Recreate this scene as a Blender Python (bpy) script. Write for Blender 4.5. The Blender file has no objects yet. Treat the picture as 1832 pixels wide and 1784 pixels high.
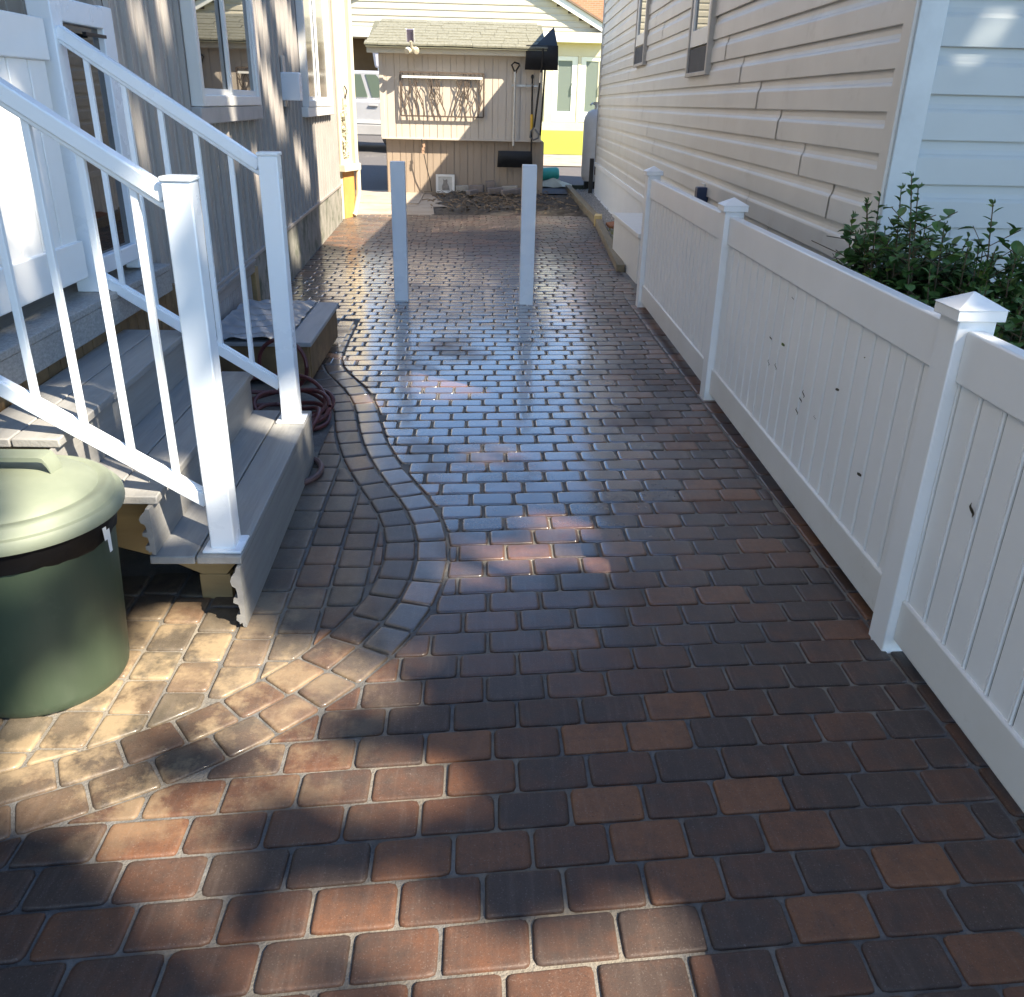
import bpy, bmesh, math, random
from mathutils import Vector, Matrix
random.seed(11)
R_ = random.Random(5)
scene = bpy.context.scene
COL = scene.collection

# ------------------------------------------------------------------ camera
cam_d = bpy.data.cameras.new('camera'); cam = bpy.data.objects.new('camera', cam_d); COL.objects.link(cam)
cam_d.sensor_fit = 'HORIZONTAL'; cam_d.sensor_width = 36.0
cam_d.lens = 36.0*1552.87/1832.0
cam_d.clip_start = 0.05; cam_d.clip_end = 600
right = Vector((.9991, -.0351, .0216)); down = Vector((.0051, -.4151, -.9098))
right.normalize(); fwd = right.cross(down)*-1
fwd = Vector((.0409, .9091, -.4145)).normalized(); down = fwd.cross(right).normalized(); right = down.cross(fwd).normalized()
M = Matrix.Identity(4)
for i in range(3):
    M[i][0] = right[i]; M[i][1] = -down[i]; M[i][2] = -fwd[i]
M[0][3], M[1][3], M[2][3] = 0, 0, 1.5
cam.matrix_world = M
scene.camera = cam

# ------------------------------------------------------------------ light
SUN = Vector((-.8, .6, -1.0)).normalized()
EL = math.asin(-SUN.z); AZ = math.atan2(-SUN.x, -SUN.y)
w = bpy.data.worlds.new('World'); scene.world = w; w.use_nodes = True
nt = w.node_tree; bg = nt.nodes['Background']; sky = nt.nodes.new('ShaderNodeTexSky')
sky.sky_type = 'NISHITA'; sky.sun_disc = False; sky.sun_elevation = EL; sky.sun_rotation = AZ
sky.air_density = 1.0; sky.dust_density = 0.05; sky.ozone_density = 4.0
nt.links.new(sky.outputs[0], bg.inputs[0]); bg.inputs[1].default_value = 0.115
sd = bpy.data.lights.new('sun', 'SUN'); so = bpy.data.objects.new('sun', sd); COL.objects.link(so)
sd.energy = 5.0; sd.angle = math.radians(0.53); sd.color = (1.0, .89, .72)
so.rotation_euler = SUN.to_track_quat('-Z', 'Y').to_euler(); so.location = (6, -6, 12)
scene.cycles.blur_glossy = 0.0; scene.cycles.sample_clamp_indirect = 30
scene.view_settings.view_transform = 'Standard'; scene.view_settings.look = 'None'
scene.view_settings.exposure = 1.65; scene.view_settings.gamma = 1.0

# ------------------------------------------------------------------ helpers
class MB:
    def __init__(s): s.v = []; s.f = []
    def add(s, vs, fs):
        o = len(s.v); s.v += [tuple(p) for p in vs]; s.f += [tuple(i+o for i in f) for f in fs]; return s
    def box(s, x0, x1, y0, y1, z0, z1):
        vs = [(x, y, z) for z in (z0, z1) for y in (y0, y1) for x in (x0, x1)]
        return s.add(vs, [(0,2,3,1),(4,5,7,6),(0,1,5,4),(2,6,7,3),(0,4,6,2),(1,3,7,5)])
    def obox(s, c, ax, ay, az):
        c, ax, ay, az = map(Vector, (c, ax, ay, az))
        vs = [c+ax*i+ay*j+az*k for k in (-1,1) for j in (-1,1) for i in (-1,1)]
        return s.add(vs, [(0,2,3,1),(4,5,7,6),(0,1,5,4),(2,6,7,3),(0,4,6,2),(1,3,7,5)])
    def bar(s, a, b, wd, ht, up=(0,0,1)):
        a, b, up = Vector(a), Vector(b), Vector(up)
        d = (b-a); L = d.length; d.normalize(); side = d.cross(up).normalized(); u2 = side.cross(d)
        return s.obox((a+b)/2, d*L/2, side*wd/2, u2*ht/2)
    def prism(s, pts, d):
        pts = [Vector(p) for p in pts]; d = Vector(d); n = len(pts)
        vs = pts+[p+d for p in pts]
        fs = [tuple(range(n))[::-1], tuple(range(n, 2*n))]+[(i, (i+1)%n, (i+1)%n+n, i+n) for i in range(n)]
        return s.add(vs, fs)
    def strip(s, pts, d):                       # open profile extruded along d
        pts = [Vector(p) for p in pts]; d = Vector(d); n = len(pts)
        return s.add(pts+[p+d for p in pts], [(i, i+1, i+1+n, i+n) for i in range(n-1)])
    def quad(s, a, b, c, d): return s.add([a, b, c, d], [(0,1,2,3)])
    def tube(s, pts, r, n=8, cap=True, r1=None):
        pts = [Vector(p) for p in pts]; N = len(pts); vs = []; prev = None
        for i, p in enumerate(pts):
            t = (pts[min(i+1, N-1)]-pts[max(i-1, 0)]).normalized()
            if prev is None:
                ref = Vector((0,0,1)) if abs(t.z) < .9 else Vector((1,0,0)); a = t.cross(ref).normalized()
            else: a = (prev-t*prev.dot(t)).normalized()
            prev = a; b = t.cross(a)
            rr = r if r1 is None else r+(r1-r)*i/(N-1)
            vs += [p+(a*math.cos(2*math.pi*k/n)+b*math.sin(2*math.pi*k/n))*rr for k in range(n)]
        fs = [(i*n+k, i*n+(k+1)%n, (i+1)*n+(k+1)%n, (i+1)*n+k) for i in range(N-1) for k in range(n)]
        if cap: fs += [tuple(range(n))[::-1], tuple(range((N-1)*n, N*n))]
        return s.add(vs, fs)
    def lathe(s, prof, c, n=32, ax=(0,0,1), cap=False):
        c = Vector(c); az = Vector(ax).normalized(); ref = Vector((1,0,0)) if abs(az.x) < .9 else Vector((0,1,0))
        a = (ref-az*ref.dot(az)).normalized(); b = az.cross(a); vs = []
        for r, h in prof: vs += [c+az*h+(a*math.cos(2*math.pi*k/n)+b*math.sin(2*math.pi*k/n))*r for k in range(n)]
        m = len(prof)
        fs = [(i*n+k, i*n+(k+1)%n, (i+1)*n+(k+1)%n, (i+1)*n+k) for i in range(m-1) for k in range(n)]
        if cap: fs += [tuple(range(n))[::-1], tuple(range((m-1)*n, m*n))]
        return s.add(vs, fs)

def obj2(name, mb, m, mb2, m2, parent):
    n = len(mb.f); mb.add(mb2.v, mb2.f); o = obj(name, mb, m, parent); o.data.materials.append(m2)
    for i, p in enumerate(o.data.polygons):
        if i >= n: p.material_index = 1
    return o
def wloc(o):
    l = Vector((0,0,0))
    while o is not None: l += o.location; o = o.parent
    return l
def obj(name, mb, m, parent=None, bev=0, smooth=False, label=None, loc=None, seg=2):
    me = bpy.data.meshes.new(name)
    base = wloc(parent) if parent else Vector(loc or (0,0,0))
    me.from_pydata([(x-base.x, y-base.y, z-base.z) for x, y, z in mb.v], [], mb.f); me.update()
    bm = bmesh.new(); bm.from_mesh(me); bmesh.ops.recalc_face_normals(bm, faces=bm.faces); bm.to_mesh(me); bm.free()
    o = bpy.data.objects.new(name, me); COL.objects.link(o)
    if parent: o.parent = parent
    elif loc: o.location = loc
    if m: me.materials.append(m)
    if smooth:
        for p in me.polygons: p.use_smooth = True
        try: me.set_sharp_from_angle(angle=math.radians(38))
        except Exception: pass
    if bev:
        b = o.modifiers.new('bevel', 'BEVEL'); b.width = bev; b.segments = seg; b.limit_method = 'ANGLE'; b.angle_limit = math.radians(35)
        for p in me.polygons: p.use_smooth = True
        try: me.set_sharp_from_angle(angle=math.radians(38))
        except Exception: pass
    if label: o['label'] = label
    return o
def tag(o, label, cat, group=None):
    o['label'] = label; o['category'] = cat
    if group: o['group'] = group
    return o
def thing(name, label, cat, loc=(0,0,0), group=None):
    o = bpy.data.objects.new(name, None); COL.objects.link(o); o.location = loc; o.empty_display_size = .1
    return tag(o, label, cat, group)
def struct(name, mb, m, **k):
    o = obj(name, mb, m, **k); o['kind'] = 'structure'; return o
def dup(root, loc, label, group=None, rot=None):
    def cp(o, parent):
        c = o.copy(); COL.objects.link(c); c.parent = parent
        for ch in list(o.children): cp(ch, c)
        return c
    r = cp(root, None); r.location = loc
    if rot: r.rotation_euler = rot
    r['label'] = label
    if group: r['group'] = group
    return r

# ------------------------------------------------------------------ materials
def surf(name, c1, c2=None, scale=6, rough=.5, rvar=.1, bump=0, bscale=60, stretch=(1,1,1), metal=0, c3=None, s3=2.0, t3=(.55,.7), spec=.5, coat=0, sheen=0):
    m = bpy.data.materials.new(name); m.use_nodes = True; n = m.node_tree; N = n.nodes; L = n.links
    p = N['Principled BSDF']; p.inputs['Metallic'].default_value = metal
    p.inputs['Specular IOR Level'].default_value = spec
    if coat: p.inputs['Coat Weight'].default_value = coat; p.inputs['Coat Roughness'].default_value = .12
    tc = N.new('ShaderNodeTexCoord'); mp = N.new('ShaderNodeMapping'); mp.inputs['Scale'].default_value = stretch
    L.new(tc.outputs['Object'], mp.inputs[0])
    no = N.new('ShaderNodeTexNoise'); no.inputs['Scale'].default_value = scale; no.inputs['Detail'].default_value = 6; no.inputs['Roughness'].default_value = .62
    L.new(mp.outputs[0], no.inputs['Vector'])
    r1 = N.new('ShaderNodeMapRange'); r1.inputs[1].default_value = .32; r1.inputs[2].default_value = .68
    L.new(no.outputs[0], r1.inputs[0])
    mx = N.new('ShaderNodeMix'); mx.data_type = 'RGBA'; L.new(r1.outputs[0], mx.inputs[0])
    mx.inputs[6].default_value = (*c1, 1); mx.inputs[7].default_value = (*(c2 or [k*.82 for k in c1]), 1)
    out = mx.outputs[2]
    if c3:
        n3 = N.new('ShaderNodeTexNoise'); n3.inputs['Scale'].default_value = s3; n3.inputs['Detail'].default_value = 9; n3.inputs['Roughness'].default_value = .7
        L.new(tc.outputs['Object'], n3.inputs['Vector'])
        r3 = N.new('ShaderNodeMapRange'); r3.inputs[1].default_value = t3[0]; r3.inputs[2].default_value = t3[1]; L.new(n3.outputs[0], r3.inputs[0])
        m3 = N.new('ShaderNodeMix'); m3.data_type = 'RGBA'; L.new(r3.outputs[0], m3.inputs[0]); L.new(out, m3.inputs[6]); m3.inputs[7].default_value = (*c3, 1)
        out = m3.outputs[2]
    L.new(out, p.inputs['Base Color'])
    rr = N.new('ShaderNodeMapRange'); rr.inputs[3].default_value = max(.02, rough-rvar); rr.inputs[4].default_value = min(1, rough+rvar); L.new(no.outputs[0], rr.inputs[0]); L.new(rr.outputs[0], p.inputs['Roughness'])
    if bump:
        nb = N.new('ShaderNodeTexNoise'); nb.inputs['Scale'].default_value = bscale; nb.inputs['Detail'].default_value = 5; L.new(mp.outputs[0], nb.inputs['Vector'])
        b = N.new('ShaderNodeBump'); b.inputs['Strength'].default_value = bump; b.inputs['Distance'].default_value = .004
        L.new(nb.outputs[0], b.inputs['Height']); L.new(b.outputs[0], p.inputs['Normal'])
    return m
def glass(name, tint=(.015,.017,.02), ior=1.75):
    m = bpy.data.materials.new(name); m.use_nodes = True; p = m.node_tree.nodes['Principled BSDF']
    p.inputs['Base Color'].default_value = (*tint, 1); p.inputs['Roughness'].default_value = .015; p.inputs['IOR'].default_value = ior
    return m
VINYL = surf('white_vinyl', (.87,.87,.86), (.83,.83,.815), 3, .34, .06, bump=.04, bscale=30, c3=(.70,.67,.61), s3=5, t3=(.66,.9))
PAINT = surf('white_aluminium', (.79,.84,.89), (.76,.81,.855), 4, .28, .05, bump=.03, bscale=60)
BEIGE = surf('beige_vinyl_siding', (.655,.635,.59), (.615,.59,.54), 2.2, .42, .08, bump=.05, bscale=25, c3=(.47,.44,.385), s3=3, t3=(.58,.84))
TAUPE = surf('taupe_metal_siding', (.35,.325,.30), (.32,.295,.275), 2, .45, .06, c3=(.27,.25,.23), s3=1.5, t3=(.5,.8))
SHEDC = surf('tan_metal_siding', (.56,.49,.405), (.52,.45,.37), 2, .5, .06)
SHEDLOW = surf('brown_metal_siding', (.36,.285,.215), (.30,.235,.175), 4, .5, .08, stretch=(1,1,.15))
CREAM = surf('cream_paint', (.60,.54,.41), (.56,.50,.37), 3, .5, .08, bump=.08, bscale=30)
CREAMSIDE = surf('cream_siding', (.57,.515,.39), (.53,.475,.355), 2, .5, .06)
TRIMW = surf('white_trim', (.80,.79,.75), (.76,.75,.71), 4, .4, .06)
CONC = surf('mossy_concrete', (.30,.285,.25), (.19,.185,.155), 5, .85, .08, bump=.5, bscale=40, c3=(.07,.085,.05), s3=4, t3=(.5,.66))
COMPOSITE = surf('grey_composite_board', (.30,.295,.28), (.235,.23,.22), 22, .55, .1, bump=.35, bscale=110, stretch=(1,.06,1), c3=(.38,.36,.32), s3=4, t3=(.6,.8))
GRAIN = surf('speckled_grey_board', (.36,.355,.34), (.22,.22,.215), 130, .6, .1, bump=.4, bscale=150, stretch=(1,.5,1))
WOOD = surf('brown_treated_wood', (.20,.125,.055), (.12,.075,.035), 9, .7, .1, bump=.3, bscale=60, stretch=(1,1,.12), c3=(.33,.22,.10), s3=5, t3=(.55,.75))
WOODH = surf('golden_treated_wood', (.40,.28,.12), (.27,.18,.08), 9, .7, .1, bump=.3, bscale=60, stretch=(.15,.15,1))
TIMBER = surf('weathered_timber', (.25,.20,.125), (.14,.115,.075), 8, .8, .1, bump=.5, bscale=50, stretch=(1,.1,1))
GREYBOARD = surf('grey_painted_board', (.33,.33,.33), (.26,.26,.265), 6, .55, .1, bump=.2, bscale=50, stretch=(1,1,.1))
GREEN = surf('green_bin_plastic', (.050,.073,.045), (.040,.060,.037), 7, .42, .08, bump=.12, bscale=40, stretch=(1,1,.12), c3=(.075,.095,.062), s3=14, t3=(.6,.85))
LIDG = surf('faded_green_lid', (.215,.24,.175), (.17,.195,.14), 5, .62, .08, bump=.1, bscale=30)
BLACK = surf('black_plastic', (.010,.010,.011), (.016,.016,.018), 10, .45, .1, bump=.15, bscale=40, spec=.3)
BLUEBLK = surf('dark_blue_plastic', (.02,.045,.085), (.025,.055,.10), 8, .4, .1)
STEEL = surf('worn_metal_pole', (.55,.54,.52), (.42,.41,.40), 12, .35, .1, metal=.6)
YELLOW = surf('yellow_plastic', (.70,.40,.03), None, 8, .4)
HOSE = surf('maroon_hose_rubber', (.12,.03,.028), (.085,.025,.025), 20, .45, .1)
HOSEB = surf('dark_hose_rubber', (.03,.022,.022), None, 20, .45, .1)
DARK = surf('dark_recess', (.02,.018,.016), None, 5, .8)
GLASS = glass('window_glass'); GLASSR = glass('coated_window_glass', (.015,.017,.02), 2.7); GLASSR.node_tree.nodes['Principled BSDF'].inputs['Roughness'].default_value = .13; GLASSR.node_tree.nodes['Principled BSDF'].inputs['Metallic'].default_value = 1; GLASSR.node_tree.nodes['Principled BSDF'].inputs['Base Color'].default_value = (.66,.66,.65,1)
GLASS2 = glass('door_glass', (.02,.02,.02), 1.6)
SHINGLE = surf('olive_shingle', (.22,.215,.16), (.15,.145,.11), 30, .9, .05, bump=.8, bscale=90, stretch=(1,.4,1), c3=(.27,.26,.195), s3=12)
LEAF = surf('shrub_leaf', (.045,.105,.026), (.075,.150,.038), 25, .45, .1)
LEAF2 = surf('young_shrub_leaf', (.12,.19,.03), (.16,.22,.04), 25, .45, .1)
STEM = surf('shrub_stem', (.10,.07,.04), None, 12, .8)
TREELEAF = surf('tree_leaf', (.05,.10,.03), (.07,.13,.035), 3, .5, .1)
BARK = surf('tree_bark', (.14,.11,.08), (.08,.065,.05), 8, .9, .05, bump=.8, bscale=20, stretch=(1,1,.2))
ORANGE = surf('orange_paint', (.62,.30,.085), (.56,.26,.07), 4, .6)
SOIL = surf('dark_soil', (.045,.036,.028), (.085,.07,.052), 14, .95, .03, bump=1.0, bscale=30, c3=(.14,.115,.085), s3=25, t3=(.6,.75))
ASPH = surf('asphalt', (.115,.105,.10), (.085,.08,.08), 30, .85, .08, bump=.4, bscale=120)
TANCON = surf('tan_concrete', (.40,.335,.26), (.33,.27,.205), 3, .8, .1, bump=.3, bscale=50, c3=(.24,.19,.14), s3=2.5, t3=(.52,.7))
LAWN = surf('sunny_grass', (.36,.36,.025), (.26,.29,.02), 40, .9, .05, bump=1.0, bscale=80)
GROUND = surf('packed_earth', (.16,.14,.115), (.11,.10,.085), 3, .9, .05, bump=.4, bscale=40)

# ------------------------------------------------------------------ setting: terrain
def tz(y):
    P_ = [(-500,0),(17,0),(23,.40),(29,.74),(60,.95),(600,1.2)]
    for (a, za), (b, zb) in zip(P_, P_[1:]):
        if y <= b: return za+(zb-za)*(y-a)/(b-a)
    return 1.2
def sheet(x0, x1, y0, y1, off, step=1.0, nx=1):
    mb = MB(); ys = [y0]
    for k in (17, 23, 29, 60):
        if y0 < k < y1: ys.append(k)
    ys.append(y1)
    for a, b in zip(ys, ys[1:]): mb.quad((x0,a,tz(a)+off), (x1,a,tz(a)+off), (x1,b,tz(b)+off), (x0,b,tz(b)+off))
    return mb
struct('ground', sheet(-250, 250, -250, 500, -.035), GROUND)
struct('road', sheet(-14, 9, 16.9, 27.5, -.010), ASPH)
struct('lawn', sheet(1.2, 10, 22.6, 29.4, .02), LAWN)
struct('sidewalk', sheet(1.0, 10, 20.6, 22.6, .01), TANCON)
slab = MB()
slab.add([(-1.95,12.75,-.004),(-.62,13.02,-.004),(-.70,14.3,-.004),(-.45,14.35,-.004),(-.95,16.9,-.004),(-2.6,16.9,-.004)], [(0,1,2,3,4,5)])
slab.box(-1.95,-.95,14.6,16.4,-.02,.012)
struct('concrete_path', slab, TANCON)
soil = MB(); nx, ny = 40, 50
def sh(x, y): return .035*math.sin(x*7+y*3)*math.sin(y*5.1-x*2)+.03*math.sin(x*13.1+1)*math.sin(y*11.3)
for j in range(ny+1):
    for i in range(nx+1):
        x = -.75+2.5*i/nx; y = 13.05+3.6*j/ny
        e = min(1, min(i, nx-i)/5, min(j, ny-j)/5)
        soil.v.append((x, y, -.02+e*(.03+sh(x, y)+R_.uniform(-.012,.012))))
for j in range(ny):
    for i in range(nx): a = j*(nx+1)+i; soil.f.append((a, a+1, a+nx+2, a+nx+1))
o = struct('soil_bed', soil, SOIL)
struct('garden_soil', MB().box(1.24, 8, -1.5, 3.62, -.2, -.016), SOIL)
struct('fence_side_soil', MB().box(1.39, 2.1, 3.62, 8.3, -.2, -.016), SOIL)

# ------------------------------------------------------------------ setting: pavers
OUT = [(-3.2,.62),(-2.4,.93),(-1.75,1.17),(-1.35,1.33),(-1.044,1.465),(-.92,1.525),(-.80,1.59),(-.66,1.68),(-.53,1.79),(-.43,1.89),(-.335,2.01),(-.235,2.18),(-.158,2.37),(-.112,2.54),(-.094,2.72),(-.103,2.93),(-.138,3.12),(-.20,3.30),(-.30,3.54),(-.40,3.82),(-.478,4.15),(-.535,4.48),(-.615,4.75),(-.72,5.0),(-.80,5.14),(-.85,5.30),(-.87,5.6),(-.885,6.5)]
def resample(pts, st):
    out = [Vector((*pts[0], 0))]; acc = 0
    sm = []
    for i in range(len(pts)-1):                       # Catmull-Rom
        p0 = pts[max(i-1,0)]; p1 = pts[i]; p2 = pts[i+1]; p3 = pts[min(i+2,len(pts)-1)]
        for k in range(12):
            t = k/12; f = lambda a,b,c,d: .5*(2*b+(c-a)*t+(2*a-5*b+4*c-d)*t*t+(3*b-a-3*c+d)*t**3)
            sm.append(Vector((f(p0[0],p1[0],p2[0],p3[0]), f(p0[1],p1[1],p2[1],p3[1]), 0)))
    sm.append(Vector((*pts[-1], 0)))
    need = st
    for a, b in zip(sm, sm[1:]):
        L = (b-a).length; pos = 0
        while acc+L-pos >= need:
            pos += need-acc; out.append(a+(b-a)*(pos/L)); acc = 0
        acc += L-pos
    return out
def left_of(p): return p
def xbound(curve, y):                                  # right-most x of the curve at this y
    best = None
    for a, b in zip(curve, curve[1:]):
        if (a.y-y)*(b.y-y) <= 0 and abs(a.y-b.y) > 1e-6:
            x = a.x+(b.x-a.x)*(y-a.y)/(b.y-a.y)
            best = x if best is None else max(best, x)
    return best
fine = resample(OUT, .02)
def smooth_path(c, win, it):
    for _ in range(it):
        n_ = len(c); c = [c[0]]+[sum((c[min(n_-1, max(0, i+k))] for k in range(-win, win+1)), Vector())/(2*win+1) for i in range(1, n_-1)]+[c[-1]]
    return c
fine = smooth_path(fine, 6, 3)
def offset(curve, d):
    out = []
    for i, p in enumerate(curve):
        t = (curve[min(i+3, len(curve)-1)]-curve[max(i-3, 0)]).normalized()
        out.append(p+Vector((-t.y, t.x, 0))*d)
    return out
BAND = .118
in2 = offset(fine, BAND*2)
class Pav:
    def __init__(s): s.v = []; s.f = []; s.c = []
    def add(s, q, wet, tone, gap=.0037, rad=.014, bias=0):
        q = [Vector((p[0], p[1], 0)) for p in q]
        ar = 0
        for i in range(len(q)): ar += q[i-1].x*q[i].y-q[i].x*q[i-1].y
        if ar < 0: q = q[::-1]
        q = [p for i, p in enumerate(q) if (p-q[i-1]).length > .006]
        if len(q) < 3: return
        P_ = q[:]                                         # inset by the joint: clip with each edge moved inwards
        for i in range(len(q)):
            a, b_ = q[i], q[(i+1)%len(q)]; d = (b_-a).normalized(); nr = Vector((-d.y, d.x, 0)); o = a+nr*gap; out = []
            for k in range(len(P_)):
                u, v = P_[k-1], P_[k]; du, dv = (u-o).dot(nr), (v-o).dot(nr)
                if (du >= 0) != (dv >= 0): out.append(u+(v-u)*(du/(du-dv)))
                if dv >= 0: out.append(v)
            P_ = out
            if len(P_) < 3: return
        P_ = [p for i, p in enumerate(P_) if (p-P_[i-1]).length > .008]
        if len(P_) < 3: return
        ar = 0
        for i in range(len(P_)): ar += P_[i-1].x*P_[i].y-P_[i].x*P_[i-1].y
        if ar/2 < .0016: return
        c = sum(P_, Vector())/len(P_)
        base = []
        for i, p in enumerate(P_):
            a, b_ = P_[i-1]-p, P_[(i+1)%len(P_)]-p; r = min(rad*R_.uniform(.6,1.3), a.length*.3, b_.length*.3); s0, s1 = p+a.normalized()*r, p+b_.normalized()*r
            base += [s0, (s0+s1)*.25+p*.5, s1]
        base = [p+Vector((R_.uniform(-.0011,.0011), R_.uniform(-.0011,.0011), 0)) for p in base]
        n = len(base)
        dz = R_.uniform(-.0022, .0012); tx = R_.gauss(0, .006); ty = R_.gauss(0, .006); o = len(s.v)
        prof = ((0,-.03),(.0004,-.0065),(.0022,-.0025),(.0055,-.0006),(.0105,-.0001),(.017,0))
        for ins, z in prof:
            for p in base:
                d = c-p; f = min(.8, ins*1.25/max(d.length, .001)); v = p+d*f
                s.v.append((v.x, v.y, z+dz+tx*(v.x-c.x)+ty*(v.y-c.y)))
        s.v.append((c.x, c.y, dz+.0001))
        m = len(prof)
        for r in range(m-1): s.f += [(o+r*n+k, o+r*n+(k+1)%n, o+(r+1)*n+(k+1)%n, o+(r+1)*n+k) for k in range(n)]
        s.f += [(o+(m-1)*n+k, o+(m-1)*n+(k+1)%n, o+m*n) for k in range(n)]
        col = (min(1, max(0, R_.random()*.92+bias)), wet, tone, R_.random())
        s.c += [col]*(m*n+1)
pv = Pav()
def clip_curve(q, curve, keep_left, skip=.16):          # cut a paver where it meets the border curve
    q = [Vector((p[0], p[1], 0)) for p in q]; c = sum(q, Vector())/len(q)
    i = min(range(len(curve)), key=lambda k: (curve[k]-c).length_squared)
    t = (curve[min(i+2, len(curve)-1)]-curve[max(i-2, 0)]).normalized(); nr = Vector((-t.y, t.x, 0))
    if not keep_left: nr = -nr
    d = (c-curve[i]).dot(nr)
    if d > .16: return q
    if d < -skip: return None
    out = []; o = curve[i]
    for k in range(len(q)):
        u, v = q[k-1], q[k]; du, dv = (u-o).dot(nr), (v-o).dot(nr)
        if (du >= 0) != (dv >= 0): out.append(u+(v-u)*(du/(du-dv)))
        if dv >= 0: out.append(v)
    return out if len(out) > 2 else None
ROT = .072; PW, PH = .176, .1165
def wetness(x, y):
    w = min(1, max(0, (y-1.9)/1.6))*min(1, max(.12, (10.6-y)/2.4))*(1-.65*min(1, max(0, (x-.65)/.35)))
    return w
def wallx(y): return -1.733-.037*(y-8.96)+.02
j = 0
y = .30
while y < 13.25:
    ph = PH*R_.uniform(.985, 1.015)
    rowj = R_.uniform(-.015, .015)
    def Y(x, k): return y+k*ph+ROT*x+.012*math.sin(x*1.7+y*.6)
    def lim(yy):
        if yy < 6.45:
            b = xbound(fine, yy); return b if b is not None else -3.0
        return wallx(yy)
    def rlim(yy): return 1.262 if yy < 7.35 else (1.44+(yy-8.8)*.047 if yy > 8.8 else 1.42)
    xl = min(lim(Y(-.5,0)), lim(Y(-.5,1)))-.4; x = -4+((j % 2)*.5)*PW+rowj
    while x < 1.9:
        x1 = x+PW*R_.uniform(.975, 1.02)
        xm = (x+x1)/2; ym = Y(xm, .5)
        l0 = lim(Y(xm, 0)); l1 = lim(Y(xm, 1)); r0 = rlim(ym)
        if x < r0-.03 and x1 > -3.1:
            b1 = min(x1, r0); a1 = x
            if ym > 6.42:
                l = wallx(ym); a1 = max(x, l)
            if b1-a1 > .03:
                q = [(a1, Y(a1,0)), (b1, Y(b1,0)), (b1, Y(b1,1)), (a1, Y(a1,1))]
                if ym < 6.5: q = clip_curve(q, fine, False)
                if q: pv.add(q, wetness(xm, ym), max(0, min(.55, (ym-10.0)*.25))*R_.uniform(.6, 1.1))
        x = x1
    y += ph; j += 1
# border course along the fence
y = .3
while y < 7.4:
    y1 = y+.172
    pv.add([(1.264, y), (1.384, y), (1.384, y1), (1.264, y1)], wetness(1.3, y), 0); y = y1
# two curved border courses
for k, wet, tone in ((0, .55, .24), (1, .2, .18)):
    a = offset(fine, BAND*k); b = offset(fine, BAND*(k+1)); st = int(.165/.02)
    i = (k*4) % st
    while i+st < len(a):
        e = i+st+R_.choice((-1, 0, 0, 0))
        yy = a[i].y
        t = tone+max(0, (2.1-yy))*.35 if yy < 2.1 else tone
        pv.add([a[i], a[e], b[e], b[i]], wet*min(1, max(.1, (yy-1.5))), min(.75, max(0, t)), bias=(.15 if yy < 2 else 0)); i = e
# straight courses beside the stairs, cut by the curve
x = -.372+.123
while x > -2.6:
    x0 = x-.123; yy = .2+R_.uniform(0, .1)
    while yy < 5.2:
        y1 = yy+(.150 if x < -.48 else .132)*R_.uniform(.93, 1.07)
        xm, ym = x-.06, (yy+y1)/2
        if not (xm < -.80 and 2.62 < ym < 5.3):
            q = clip_curve([(x0, yy), (x, yy), (x, y1), (x0, y1)], in2, True, .10)
            if q:
                t = .26+.26*max(0, min(1, (2.6-ym)/.8))+(.22 if xm < -.6 else 0)+R_.uniform(-.16,.14)
                if ym < 3.0 and xm < -.55: t += .08
                pv.add(q, .12, min(.9, max(.05, t)), gap=.0045, rad=.012)
        yy = y1
    x = x0
# border column beside the low deck
yy = 5.3
while yy < 6.45:
    y1 = yy+.165
    pv.add([(-1.03, yy), (-.905, yy), (-.905, y1), (-1.03, y1)], .8, .1); yy = y1

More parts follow.
